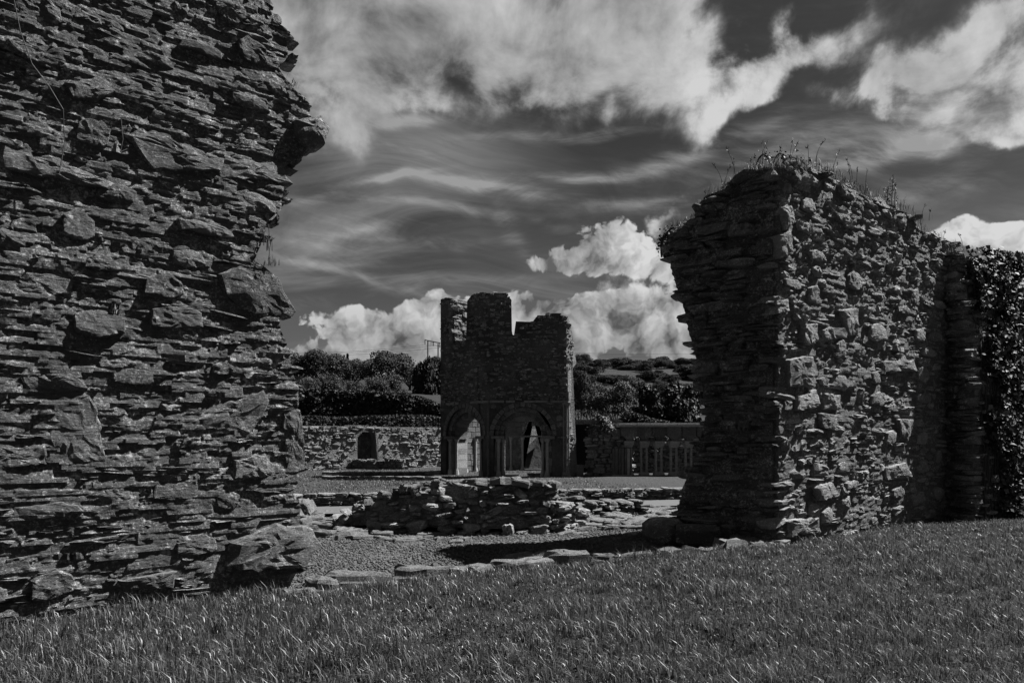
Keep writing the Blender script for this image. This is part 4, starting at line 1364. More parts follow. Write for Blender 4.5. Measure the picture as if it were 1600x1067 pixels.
V, Fc = box_vf(xa(955), xa(1150), AY - .25, AY + .35, TZ - .1, ar_z0 - .002); ar_obj('plinth', V, Fc, M_SHALE)
zc0, zc1, zt = za(699), za(689), za(667)
for i, px in enumerate(centres):
    xc = xa(px)
    for sx_ in (-.105, .105):
        J = Join(); cyl(J, (xc + sx_, AY + .05, ar_z0 + .12), (xc + sx_, AY + .05, zc0 + .002), .05, .045, 10, .3)
        J.v[0] = J.v[0] - abase
        put('column', J.mesh('column', M_COLUMN), ar)
    V = np.array([(xc - .19, AY - .13, ar_z0), (xc + .19, AY - .13, ar_z0), (xc + .19, AY + .24, ar_z0), (xc - .19, AY + .24, ar_z0), (xc - .17, AY - .10, ar_z0 + .12), (xc + .17, AY - .10, ar_z0 + .12), (xc + .17, AY + .2, ar_z0 + .12), (xc - .17, AY + .2, ar_z0 + .12)])
    Fb = [(3, 2, 1, 0), (4, 5, 6, 7), (0, 1, 5, 4), (1, 2, 6, 5), (2, 3, 7, 6), (3, 0, 4, 7)]
    ar_obj('column_base', V + RNG.normal(0, .012, V.shape), Fb, M_COLUMN)
    V = np.array([(xc - .14, AY - .09, zc0), (xc + .14, AY - .09, zc0), (xc + .14, AY + .2, zc0), (xc - .14, AY + .2, zc0), (xc - .185, AY - .19, zc1 - .05), (xc + .185, AY - .19, zc1 - .05), (xc + .185, AY + .27, zc1 - .05), (xc - .185, AY + .27, zc1 - .05),
                  (xc - .185, AY - .19, zc1), (xc + .185, AY - .19, zc1), (xc + .185, AY + .27, zc1), (xc - .185, AY + .27, zc1)])
    ar_obj('capital', V, [(3, 2, 1, 0), (8, 9, 10, 11)] + [(a, (a + 1) % 4, (a + 1) % 4 + 4, a + 4) for a in range(4)] + [(a + 4, (a + 1) % 4 + 4, (a + 1) % 4 + 8, a + 8) for a in range(4)], M_COLUMN)
# spandrels: one block over every capital, its two sides cut to the arches
for i, px in enumerate(centres):
    xc = xa(px); half = (xa(centres[1]) - xa(centres[0])) / 2 - .003
    rr = half - .10
    out = [(xc - half, zt), (xc - half, zc1 + rr)] + [(xc - half + rr * math.sin(t), zc1 + .002 + rr * math.cos(t)) for t in np.linspace(0.15, math.pi / 2, 6)] + [(xc + half - rr * math.sin(t), zc1 + .002 + rr * math.cos(t)) for t in np.linspace(math.pi / 2, 0.15, 6)] + [(xc + half, zc1 + rr), (xc + half, zt)]
    m_ = len(out)
    V = [(x, y, z) for y in (AY - .10, AY + .22) for x, z in out]
    Fb = [tuple(range(m_)), tuple(range(2 * m_ - 1, m_ - 1, -1))] + [((k + 1) % m_, k, m_ + k, m_ + (k + 1) % m_) for k in range(m_)]
    ar_obj('arch_block', V, Fb, M_ASHLAR)
# coping in long stones, two leaves
for k, (z0, z1, y0, y1) in enumerate(((zt + .002, zt + .07, AY - .34, AY + .5), (zt + .073, zt + .16, AY - .1, AY + .75))):
    x = xa(966)
    while x < xa(1140):
        w = random.uniform(.5, 1.1)
        V, Fc = box_vf(x, x + w - .012, y0 + random.uniform(-.03, .03), y1, z0, z1 + random.uniform(-.01, .01)); ar_obj('coping_stone', V, Fc, M_COLUMN); x += w
# clustered end pier
for i, px in enumerate((962, 966.5, 971, 976, 980)):
    J = Join(); cyl(J, (xa(px), AY - .28 + .03 * (i % 2), TZ), (xa(px), AY - .28 + .03 * (i % 2), za(700)), .055, .055, 10, .3); J.v[0] = J.v[0] - abase
    put('pier_shaft', J.mesh('pier_shaft', M_ASHLAR if i < 4 else M_COLUMN), ar)
V, Fc = box_vf(xa(957), xa(984), AY - .22, AY + .25, TZ - .05, za(700)); ar_obj('end_pier', V, Fc, M_ASHLAR)
V, Fc = box_vf(xa(955), xa(985), AY - .40, AY - .10, TZ - .05, TZ + .1); ar_obj('pier_base', V, Fc, M_COLUMN)
# rubble wall seen between the columns
bw = thing('rubble_wall', 'sunlit rubble wall standing behind the small columns of the arcade', 'wall', (6, 28, TZ))
bwf = Face([P(960, 740, 28.0), P(1140, 740, 28.8)])
core_wall(bw, bwf, 0.6, 30, 12, lambda u: 1.75, lambda z: 0.0, lambda z: bwf.L, M_MORTAR_F, 0.04, 0.04, 16)
masonry(bw, bwf, 0, bwf.L, TZ, 1.8, lambda u, z, w: True, (0.10, 0.2), (0.16, 0.42), 0.3, (-.02, 0.10), ('blk', 'lam'), M_PALE, 110, 0.2, (), 0.05, 0.08, 0.04, seed=63)

# ================================================================== REAR BOUNDARY WALL with its niche
rb = thing('boundary_wall', 'pale rubble boundary wall with a dark round-headed niche beyond the far lawn', 'wall', (-6, 36, TZ))
rbf = Face([P(330, 728, 29.5), P(900, 728, 42.0)])
nu0, nz0 = rbf.hit(575, 725); nr_ = 0.5 * (rbf.hit(592, 700)[0] - rbf.hit(559, 700)[0])
n_top = rbf.hit(575, 670)[1]
rb_top = 2.32
zsn = n_top - nr_


def rb_panel():
    import bmesh
    out = [(0, 0), (0, rb_top), (rbf.L, rb_top), (rbf.L, 0)] + arch_pts(nu0, nr_, zsn, 0.0, 12)
    bm = bmesh.new(); n = len(out); vs = []
    for dd in (0.0, -0.9):
        for u, z in out:
            q, d, nn = rbf.at(u); vs.append(bm.verts.new((q[0] + nn[0] * dd + 6, q[1] + nn[1] * dd - 36, z - TZ)))
    f1 = bm.faces.new(vs[:n]); f2 = bm.faces.new(list(reversed(vs[n:])))
    for i in range(n): bm.faces.new((vs[(i + 1) % n], vs[i], vs[n + i], vs[n + (i + 1) % n]))
    bmesh.ops.triangulate(bm, faces=[f1, f2]); bmesh.ops.recalc_face_normals(bm, faces=bm.faces)
    me = bpy.data.meshes.new('core'); bm.to_mesh(me); bm.free(); me.materials.append(M_MORTAR_P); put('core', me, rb)


rb_panel()
q, d, nn = rbf.at(nu0)
V = []
for z in (0.0, n_top + .2):
    for du in (-nr_ - .3, nr_ + .3):
        for dd in (-0.86, -1.2):
            qq = rbf.at(nu0 + du)[0] + nn * dd; V.append((qq[0] + 6, qq[1] - 36, z - TZ))
put('niche_back', mesh_of('niche_back', V, [(0, 1, 3, 2), (4, 6, 7, 5), (0, 4, 5, 1), (2, 3, 7, 6), (0, 2, 6, 4), (1, 5, 7, 3)], M_SHALE), rb)
can = lambda u, z: (abs(u - nu0) > nr_ + .03) if z < zsn else ((u - nu0) ** 2 + (z - zsn) ** 2 > (nr_ + .03) ** 2)
u_vis0, u_vis1 = rbf.hit(455, 700)[0], rbf.hit(700, 700)[0]
masonry(rb, rbf, 0.0, u_vis1, TZ - .1, rb_top - .05, lambda u, z, w: can(u - w * .4, z) and can(u + w * .4, z), (0.09, 0.22), (0.16, 0.5), 0.25, (0.0, 0.07), ('blk', 'blk', 'lam'), M_PALE, 298, 0.25, (), 0.03, 0.06, 0.05, seed=64)
# low ruined footings in front of it
for i, (p0, p1, hgt, lab) in enumerate([((500, 731), (560, 733), .35, 'low dark remnant of walling at the near end of the boundary wall'), ((558, 733), (628, 733), .42, 'low squared block of rubble below the dark niche'), ((640, 727), (690, 729), .36, 'low rubble remnant against the boundary wall beside the tower')]):
    a, b = G(p0[0], p0[1], TZ), G(p1[0], p1[1], TZ)
    t = thing('wall_footing', lab, 'wall footing', (a.x, a.y, TZ))
    ff = Face([a, b])
    core_wall(t, ff, 0.7, 10, 4, lambda u: TZ + hgt - .04, lambda z: 0, lambda z: ff.L, M_MORTAR_D, 0.03, 0.03, 70 + i)
    masonry(t, ff, 0, ff.L, TZ, TZ + hgt, lambda u, z, w: True, (0.08, 0.16), (0.16, 0.4), 0.3, (0, 0.06), ('blk', 'lam'), M_SHALE, 60, 0.2, (), 0.03, 0.06, 0.03, seed=65 + i)
    for k in range(9):
        q = ff.at(random.uniform(0, ff.L))[0]
        put('stone', random.choice(slabs), t, (q[0] - a.x, q[1] - a.y + random.uniform(.1, .6), hgt - .05), (random.gauss(0, .08), random.gauss(0, .08), random.uniform(0, 6)), (.45, .45, .35))
for i, (py0, py1, lab) in enumerate([(748.5, 750, 'nearer of two long low kerbs across the grass beside the tower'), (741, 742, 'farther of two long low kerbs across the grass beside the tower')]):
    a, b = G(505, py0, TZ), G(688, py1, TZ)
    t = thing('stone_kerb', lab, 'kerb', (a.x, a.y, TZ))
    n = 16
    for k in range(n):
        p = a.lerp(b, (k + .5) / n)
        V, Fc = rough_box(800 + k, (b - a).length / n - .02, .35, .14, .07)
        put('stone', mesh_of('kerb_stone', V, Fc, M_SHALE), t, (p.x - a.x, p.y - a.y, .05), (0, 0, math.atan2(b.y - a.y, b.x - a.x)))


# ================================================================== VEGETATION
def crown_points(n, lobes, rg):
    """points near the surface of several overlapping lobes"""
    P_, N_ = [], []
    lobes = np.array(lobes)
    w = lobes[:, 3] ** 2; w /= w.sum()
    idx = rg.choice(len(lobes), n, p=w)
    d = rg.normal(0, 1, (n, 3)); d /= np.linalg.norm(d, axis=1, keepdims=True)
    d[:, 2] = np.where(d[:, 2] < -0.35, -d[:, 2], d[:, 2])
    r = lobes[idx, 3] * (0.78 + 0.26 * rg.random(n) + 0.10 * fbm(d[:, 0] * 3 + idx, d[:, 1] * 3, d[:, 2] * 3, 5, 3) * 2)
    p = lobes[idx, :3] + d * r[:, None] * np.array([1, 1, 0.85])
    return p, d


def make_crown(name, seed, n, size, mat, R0=1.0, nl=13, flat=0.75):
    rg = np.random.default_rng(seed)
    lobes = [(0, 0, 0.55 * R0, R0 * 0.62)]
    for k in range(nl):
        t = rg.uniform(0, 6.28); e = rg.uniform(-0.1, 1.25)
        rr = R0 * rg.uniform(0.55, 0.75)
        lobes.append((rr * math.cos(t) * math.cos(e), rr * math.sin(t) * math.cos(e), 0.5 * R0 + rr * math.sin(e) * flat, R0 * rg.uniform(0.17, 0.40)))
    p, d = crown_points(n, lobes, rg)
    return leaf_cloud(name, p, d * 0.9 + np.array([0, 0, .25]), size, mat, 0.55)


def make_tree(name, label, cat, base, crown_me, rad, trunk_h, group=None, sx=1.0, sz=1.0, rz=0.0):
    t = thing(name, label, cat, base, group)
    J = Join()
    tube(J, [(0, 0, -.5), (rad * .02, 0, trunk_h * .6), (rad * .05, rad * .02, trunk_h + rad * .5)], [rad * .09, rad * .07, rad * .04], 8)
    for k in range(6):
        a = 1.05 * k + .3; L_ = rad * random.uniform(.5, .8)
        p0 = (0, 0, trunk_h * random.uniform(.75, 1.0)); p1 = (L_ * .5 * math.cos(a), L_ * .5 * math.sin(a), trunk_h + L_ * .45); p2 = (L_ * math.cos(a), L_ * math.sin(a), trunk_h + L_ * .8)
        tube(J, [p0, p1, p2], [rad * .04, rad * .028, rad * .012], 5)
    put('trunk', J.mesh('trunk', M_BARK), t)
    put('crown', crown_me, t, (0, 0, trunk_h - .1 * rad), (0, 0, rz), (rad * sx, rad * sx, rad * sz))
    return t


CROWN = [make_crown('crown', 901 + i, 10000, 0.05, M_TREE, nl=22 + 5 * i) for i in range(3)]
BUSH = [make_crown('foliage', 951 + i, 6000, 0.06, M_GORSE, nl=9, flat=.6) for i in range(3)]
BUSHL = [make_crown('foliage', 971 + i, 11000, 0.042, M_BUSH, nl=20, flat=.9) for i in range(2)]
YEW = make_crown('foliage', 990, 5000, 0.09, M_YEW, nl=14, flat=1.0)

TREES = [(503, 602, 547, 40, 80, 0, 'round-headed dark tree nearest the tall near wall on the skyline'), (605, 606, 543, 42, 78, 1, 'largest domed tree on the skyline between the near wall and the tower'),
         (550, 600, 562, 30, 86, 2, 'lower bushy tree in the dip between two domed trees on the skyline'), (462, 606, 556, 34, 86, 1, 'tree half hidden behind the broken edge of the tall near wall'),
         (686, 590, 552, 20, 100, 0, 'small tree below the power pole, partly behind the tower'), (910, 572, 549, 14, 140, 2, 'small lone tree on the hilltop just beyond the tower'), (410, 606, 552, 38, 82, 0, 'tree well behind the tall near wall'), (355, 606, 560, 34, 84, 2, 'far tree hidden behind the tall near wall'), (640, 612, 583, 24, 82, 2, 'low shaggy tree beside the clipped dark yew')]
for (px, pyb, pyt, rpx, Y, k, lab) in TREES:
    b = P(px, pyb, Y); rad = 1.22 * rpx / F * Y; hgt = (pyb - pyt) / F * Y
    gz = land(b.x, b.y); hgt += b.z - gz; b.z = gz
    trunk = max(.4, hgt - rad * 1.35)
    make_tree('broadleaf_tree', lab, 'tree', b, CROWN[k], rad, trunk, 'trees along the skyline', 1.0, 1.0, random.uniform(0, 6))
# conifer tip
b = P(543, 600, 95); b.z = land(b.x, b.y)
cf = thing('conifer', 'thin pointed conifer poking above the skyline trees', 'tree', b)
J = Join(); hT = P(543, 553, 95).z - b.z
cyl(J, (0, 0, 0), (0, 0, hT), .12, .03, 6); put('trunk', J.mesh('trunk', M_BARK), cf)
n = 1500; t = RNG.random(n); an = RNG.uniform(0, 6.28, n); rr = (1 - t) * hT * .09 * RNG.random(n) ** .5 + .05
put('crown', leaf_cloud('crown', np.stack([rr * np.cos(an), rr * np.sin(an), hT * (.15 + .85 * t)], 1), np.tile([0, 0, .5], (n, 1)), .25, M_YEW, 1.0), cf)
# lit bushes and yew on the near bank
for (px, pyb, pyt, rpx, Y, me, lab) in [(598, 628, 586, 38, 52, BUSHL[0], 'sunlit leafy bush swelling over the hedge left of the clipped yew'), (560, 630, 598, 24, 54, BUSHL[1], 'small dim bush between hedge and skyline trees'),
                                        (520, 628, 588, 34, 56, BUSHL[1], 'loose tangled bush above the hedge by the tall near wall'), (480, 632, 590, 26, 54, BUSHL[0], 'shaded bush peeping past the edge of the tall near wall'),
                                        (664, 634, 572, 27, 55, YEW, 'dense black clipped yew beside the tower'), (698, 634, 574, 27, 56, YEW, 'second dense black yew mostly behind the tower'),
                                        (962, 652, 598, 46, 42, BUSHL[0], 'big sunlit bush on the bank behind the tower and arcade'), (905, 650, 586, 30, 45, BUSHL[1], 'dark tall bush just past the sunny edge of the tower'), (925, 652, 600, 30, 46, BUSHL[1], 'mid-sized bush between the tower and the big sunlit bush'),
                                        (1015, 655, 612, 40, 50, YEW, 'black shaded thicket in the hollow above the arcade'), (1065, 655, 608, 46, 50, YEW, 'dark thicket meeting the edge of the thick wall stump'), (990, 640, 588, 26, 58, BUSHL[1], 'rounded bush behind the black shaded thicket')]:
    b = P(px, pyb, Y); top = P(px, pyt, Y).z; b.z = min(b.z, land(b.x, b.y)) - .1
    rad = rpx / F * Y
    t = thing('bush', lab, 'bush', b)
    k_ = .55 if me is YEW else .12
    put('foliage', me, t, (0, 0, -k_ * (top - b.z)), (0, 0, random.uniform(0, 6)), (rad, rad, (top - b.z) * (1 + k_) / 1.25))
    J = Join()
    for k in range(5): tube(J, [(0, 0, -.2), (random.uniform(-.4, .4) * rad, random.uniform(-.4, .4) * rad, (top - b.z) * .35)], [.06, .02], 5)
    put('stems', J.mesh('stems', M_BARK), t)
# gorse on the hill: each bush a thing
GL = ['gorse bush on the far hillside beyond the tower']
random.seed(77)
for i in range(110):
    px = random.uniform(885, 1120); t = random.random()
    Y = 62 + 85 * t
    x = (px - 800) / F * Y
    if i < 10: Y = 146; x = (px - 800) / F * Y
    z = land(x, Y)
    rad = random.uniform(1.0, 3.4) * (0.7 + .3 * t)
    o = tag(put('gorse_bush', random.choice(BUSH), None, (x, Y, z - .25 * rad), (0, 0, random.uniform(0, 6)), (rad * random.uniform(.9, 1.5), rad, rad * random.uniform(.5, .8))), 'low dark gorse bush dotting the far hillside', 'bush', 'gorse bushes on the far hillside')
# hedge banks: thick ivy hedge above the boundary wall and the wall-top ivy
for nm, lab, p0, p1, ylo, yhi, Y0, Y1, n, dep, sz_, mat in [
    ('hedge', 'thick dark hedge on the bank above the boundary wall', 320, 705, 655, 606, 39.7, 42.5, 16500, 1.6, 0.17, M_HEDGE),
    ('ivy', 'bright ivy trailing along the top of the boundary wall', 325, 720, 672, 650, 29.4, 38.4, 11000, 0.7, 0.12, M_HEDGE),
    ('hedge', 'leafy stone-edged bank sloping down above the arcade', 970, 1090, 668, 646, 33.0, 34.0, 2600, 0.8, 0.11, M_HEDGE)]:
    px = RNG.uniform(p0, p1, n); t = (px - p0) / (p1 - p0)
    Y = Y0 + (Y1 - Y0) * t
    x = (px - 800) / F * Y
    edge = fbm(px * .035, 0, 0, 17, 4) * 7
    if nm == 'hedge' and n > 9000: edge = edge + np.interp(px, [440, 520, 560, 640, 680, 705], [4, 0, 2, 14, 22, 24])
    if n < 3000: edge = np.interp(px, [970, 985, 1020, 1060, 1090], [0, -4, 8, 16, 16])
    if nm == 'ivy': edge = edge * .5
    hi_z = CZ - (yhi + edge - HZ) / F * Y; lo_z = CZ - (ylo + fbm(px * .06, 3, 0, 19, 3) * (7 if nm == 'ivy' else 0) - HZ) / F * Y
    v = RNG.random(n)
    z = lo_z + (hi_z - lo_z) * v
    frontness = RNG.random(n)
    topm = RNG.random(n) < 0.3
    z = np.where(topm, hi_z - np.abs(RNG.normal(0, .06, n)), z)
    off = np.where(topm, RNG.uniform(-.1, dep, n), np.abs(RNG.normal(0, .12, n)) * -1) + fbm(x * .9, z * .9, 0, 23, 3) * .35
    pts = np.stack([x, Y + off, z], 1)
    h = thing(nm, lab, nm, (float(x.mean()), float(Y.mean()), 0))
    put('leaves', leaf_cloud('leaves', pts - np.array(h.location), np.tile([.1, -.6, .5], (n, 1)), sz_, mat, 0.7), h, kind='stuff')
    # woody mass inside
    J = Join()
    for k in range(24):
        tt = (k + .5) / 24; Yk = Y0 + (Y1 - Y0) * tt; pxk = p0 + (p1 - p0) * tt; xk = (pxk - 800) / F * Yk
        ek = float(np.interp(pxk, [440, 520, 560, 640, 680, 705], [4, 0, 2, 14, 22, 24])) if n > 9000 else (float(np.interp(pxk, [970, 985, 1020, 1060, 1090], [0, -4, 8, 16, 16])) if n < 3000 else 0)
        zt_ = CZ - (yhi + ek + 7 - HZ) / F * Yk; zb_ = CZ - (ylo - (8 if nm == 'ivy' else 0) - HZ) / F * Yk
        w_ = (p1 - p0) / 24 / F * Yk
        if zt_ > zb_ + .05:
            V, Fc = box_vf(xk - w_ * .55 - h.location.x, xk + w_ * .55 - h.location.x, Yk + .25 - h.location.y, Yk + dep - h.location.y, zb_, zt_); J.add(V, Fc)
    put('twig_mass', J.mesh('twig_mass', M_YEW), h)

# ================================================================== POWER POLE AND LINES
pY = 150.0
pole = thing('power_pole', 'twin-legged wooden power pole with a crossbar beside the tower', 'power pole', P(676, 600, pY))
pb = pole.location
for px, top in ((668.5, 533), (684.5, 537)):
    J = Join(); a = P(px, 600, pY); b = P(px, top, pY); cyl(J, a - pb, b - pb, .17, .13, 8); put('post', J.mesh('post', M_WOOD), pole)
J = Join(); cyl(J, P(663.5, 531, pY) - pb, P(688, 536, pY) - pb, .12, .12, 6); put('crossbar', J.mesh('crossbar', M_WOOD), pole)
for px in (664, 677, 687):
    J = Join(); yy = 531 + (px - 663.5) * .2; cyl(J, P(px, yy, pY) - pb, P(px, yy + 7, pY) - pb, .09, .09, 6); put('insulator', J.mesh('insulator', M_WIRE), pole)
for i, (yl, ym, yr, yend, lab) in enumerate([(549, 538.5, 549.5, 552, 'uppermost of the three thin power lines crossing the sky'), (551, 540, 552, 555, 'middle one of the three thin power lines crossing the sky'), (553.5, 543, 555, 558, 'lowest of the three thin power lines crossing the sky')]):
    J = Join()
    c0, c1, c2, c3 = P(380, yl - 2, 190), P((664, 677, 687)[i], ym, pY), P(980, yr, 165), P(1250, yend - 6, 180)
    for a, b, sag in ((c0, c1, 1.2), (c1, c3, 1.6)):
        pts = [a.lerp(b, k / 14) - Vector((0, 0, sag * 4 * (k / 14) * (1 - k / 14))) for k in range(15)]
        tube(J, pts, [.03] * 15, 4)
    o = put('power_line', J.mesh('power_line', M_WIRE)); tag(o, lab, 'power line')

# ================================================================== GRASS
def blades(xy, z, length, width, lean, mat, name, azim=None, curl=0.5):
    n = len(xy)
    rg = RNG
    a = rg.uniform(0, 2 * np.pi, n) if azim is None else azim
    L = length
    ld = np.stack([np.cos(a), np.sin(a), np.zeros(n)], 1)
    sd2 = np.stack([-np.sin(a + rg.normal(0, .5, n)), np.cos(a), np.zeros(n)], 1)
    b = np.stack([xy[:, 0], xy[:, 1], z], 1)
    l1 = lean * 0.35; l2 = lean
    m = b + ld * (L * l1 * .5)[:, None] + np.array([0, 0, 1]) * (L * .55)[:, None]
    t = b + ld * (L * l2)[:, None] + np.array([0, 0, 1]) * (L * np.sqrt(np.clip(1 - l2 ** 2 * .7, .1, 1)))[:, None]
    w = width[:, None]
    V = np.stack([b - sd2 * w * .5, b + sd2 * w * .5, m + sd2 * w * .42, m - sd2 * w * .42, t], 1).reshape(-1, 3)
    i = np.arange(n)[:, None] * 5
    Fq = np.concatenate([i + np.array([[0, 1, 2]]), i + np.array([[0, 2, 3]]), i + np.array([[3, 2, 4]])])
    return fast_mesh(name, V, Fq, mat)


def scatter_lawn(n, y0, y1, power=1.0):
    Y = y0 + (y1 - y0) * RNG.random(n) ** power
    X = (RNG.random(n) * 2 - 1) * (Y * .82 + 1.6)
    e = np.interp(X, [-9, -2.6, -2.2, -1.0, 0.3, 1.2, 2.1, 4.0, 5.5, 8.0, 9.2, 16], [7.0, 7.3, 7.25, 8.25, 8.8, 9.3, 10.0, 10.9, 11.8, 13.7, 14.6, 17.5])
    # not inside the left wall
    wl = (X - LW_end[0]) * LW_dir[1] - (Y - LW_end[1]) * LW_dir[0]
    al = (X - LW_end[0]) * LW_dir[0] + (Y - LW_end[1]) * LW_dir[1]
    k = (Y < e - .02) & ~((wl < 0.02) & (al < 0.3))
    rr_ = (X > 4.0) & ((X - A[0]) * (B - A)[1] - (Y - A[1]) * (B - A)[0] < 0.02)
    k &= ~rr_
    return X[k], Y[k]


X, Y = scatter_lawn(300000, 3.0, 15.0, 1.25)
pat = fbm(X * 1.6, Y * 1.6, 0, 51, 3)
clump = fbm(X * 7, Y * 7, 0, 52, 2)
kk = clump + RNG.normal(0, .25, len(X)) > -.28
X, Y, pat, clump = X[kk], Y[kk], pat[kk], clump[kk]
tall = 0.082 + 0.075 * pat + 0.045 * clump
tall = tall * (RNG.uniform(.45, 1.3, len(X)) + (RNG.random(len(X)) < .06) * .8) * np.clip(1.1 - (Y - 4) * .028, .6, 1.1)
wind = RNG.uniform(0, 6.283, len(X))
me = blades(np.stack([X, Y], 1), lawn_z(X, Y) - .01, tall, RNG.uniform(.003, .0085, len(X)) * (1 + (Y - 4) * .05), RNG.uniform(.05, .95, len(X)), M_GRASS, 'grass', wind)
put('grass', me, kind='stuff')
bpy.data.objects['grass']['label'] = 'rough uncut grass covering the foreground'
cx_, cy_ = scatter_lawn(620, 3.4, 12.5, 1.15)
X = np.repeat(cx_, 46) + RNG.normal(0, .055, len(cx_) * 46); Y = np.repeat(cy_, 46) + RNG.normal(0, .055, len(cx_) * 46)
hh_ = np.repeat(RNG.uniform(.09, .20, len(cx_)), 46)
kk = Y < np.array([lawn_edge(v) for v in X]) - .03
X, Y, hh_ = X[kk], Y[kk], hh_[kk]
put('tall_grass', blades(np.stack([X, Y], 1), lawn_z(X, Y) - .01, hh_ * RNG.uniform(.5, 1.2, len(X)), RNG.uniform(.003, .008, len(X)) * (1 + (Y - 4) * .05), RNG.uniform(.1, .9, len(X)), M_GRASS, 'tall_grass'), kind='stuff')
X, Y = scatter_lawn(180000, 3.0, 14.0, 1.4)
me = blades(np.stack([X, Y], 1), lawn_z(X, Y) - .01, RNG.uniform(.025, .06, len(X)), RNG.uniform(.003, .006, len(X)) * (1 + (Y - 4) * .06), RNG.uniform(.1, .95, len(X)), M_GRASS, 'short_grass')
put('short_grass', me, kind='stuff')
# broad low leaves (clover, plantain) in the sward
X, Y = scatter_lawn(16000, 3.4, 12.5, 1.2)
kk = fbm(X * 1.1, Y * 1.1, 0, 61, 3) > .10
X, Y = X[kk], Y[kk]
pts = np.stack([X, Y, lawn_z(X, Y) + RNG.uniform(.03, .10, len(X))], 1)
put('clover', leaf_cloud('clover', pts, np.tile([0, 0, 1.0], (len(X), 1)), .032, M_CLOVER, .5), kind='stuff')
# turf of the far lawn
n = 60000
Yt = RNG.uniform(0, 1, n) ** 1.6
Xt = RNG.uniform(-13, 12, n); Ys = step_line(Xt) + .25; Yt = Ys + (34 - Ys) * Yt
zt2 = np.full(n, TZ)
me = blades(np.stack([Xt, Yt], 1), zt2 - .02, RNG.uniform(.03, .08, n), RNG.uniform(.012, .025, n), RNG.uniform(.1, .7, n), M_GRASS, 'turf')
put('turf', me, kind='stuff')
# tufts between the stones and along the foot of the walls
n = 5000
X = RNG.uniform(-3.0, 4.5, n); Y = RNG.uniform(7.8, 12.3, n)
kk = (fbm(X * 1.3, Y * 1.3, 0, 81, 3) > .38) & (Y > np.interp(X, [-2.2, 0.3, 2.1, 4.0], [7.3, 8.8, 10.0, 10.9]))
X, Y = X[kk], Y[kk]
put('weeds', blades(np.stack([X, Y], 1), np.full(len(X), -.11), RNG.uniform(.03, .09, len(X)), RNG.uniform(.004, .01, len(X)), RNG.uniform(.2, .9, len(X)), M_GRASS, 'weeds'), kind='stuff')

# pebbles on the sunken floor
n = 30000
Y = RNG.uniform(7.4, 16.5, n); X = RNG.uniform(-.36, .24, n) * Y
e = np.interp(X, [-2.6, -2.2, -1.0, 0.3, 1.2, 2.1, 4.0], [7.3, 7.25, 8.25, 8.8, 9.3, 10.0, 10.9])
k = Y > e - .1
X, Y = X[k], Y[k]; n = len(X)
oc = np.array([[1, 0, 0], [0, 1, 0], [-1, 0, 0], [0, -1, 0], [0, 0, 1], [0, 0, -1]], float)
sc_ = RNG.uniform(.010, .032, (n, 1, 1)) * RNG.uniform(.6, 1.3, (n, 1, 3)) * np.array([1, 1, .7])
an = RNG.uniform(0, 6.28, n)
vv = oc[None] * sc_ + RNG.normal(0, .004, (n, 6, 3))
ca_, sa_ = np.cos(an)[:, None], np.sin(an)[:, None]
vv = np.stack([vv[..., 0] * ca_ - vv[..., 1] * sa_, vv[..., 0] * sa_ + vv[..., 1] * ca_, vv[..., 2]], -1)
vv += np.stack([X, Y, np.full(n, -.10)], 1)[:, None]
fo_ = np.array([[0, 1, 4], [1, 2, 4], [2, 3, 4], [3, 0, 4], [1, 0, 5], [2, 1, 5], [3, 2, 5], [0, 3, 5]])
put('gravel', fast_mesh('gravel', vv.reshape(-1, 3), (np.arange(n)[:, None, None] * 6 + fo_).reshape(-1, 3), M_PEBBLE, np.repeat(RNG.random(n), 6)), kind='stuff')

# ------------------------------------------------------------------ plants on the wall tops
random.seed(5)


def tuft(loc, n, h, spread, label, mat=M_DRY, seeds=0, group='grass tufts along the top of the thick wall stump'):
    t = thing('grass_tuft', label, 'grass tuft', loc, group)
    xy = RNG.normal(0, spread, (n, 2)); ln = RNG.uniform(.4, 1.0, n) * h
    put('blades', blades(xy, np.full(n, -.05), ln, RNG.uniform(.005, .010, n), RNG.uniform(.15, .8, n), mat, 'blades'), t, kind='stuff')
    for k in range(seeds):
        J = Join()
        L_ = h * random.uniform(1.3, 2.4); a = random.uniform(0, 6.28); ln_ = random.uniform(.1, .45)
        bx, by = random.gauss(0, spread * 1.2), random.gauss(0, spread * 1.2)
        p = [(bx + math.cos(a) * ln_ * L_ * (q / 6) ** 2, by + math.sin(a) * ln_ * L_ * (q / 6) ** 2, L_ * (q / 6) * (1 - .18 * (q / 6))) for q in range(7)]
        tube(J, p, [.0045, .004, .004, .0035, .003, .003, .002], 4)
        for q in range(7):
            f = .72 + .28 * q / 7
            i0 = min(5, int(f * 6)); fr_ = f * 6 - i0
            c = np.array(p[i0]) * (1 - fr_) + np.array(p[i0 + 1]) * fr_
            J.add(np.array([c, c + (random.gauss(0, .014), random.gauss(0, .014), .012), c + (random.gauss(0, .02), random.gauss(0, .02), .045)]), [(0, 1, 2)])
        put('seed_stem', J.mesh('seed_stem', mat), t)
    return t


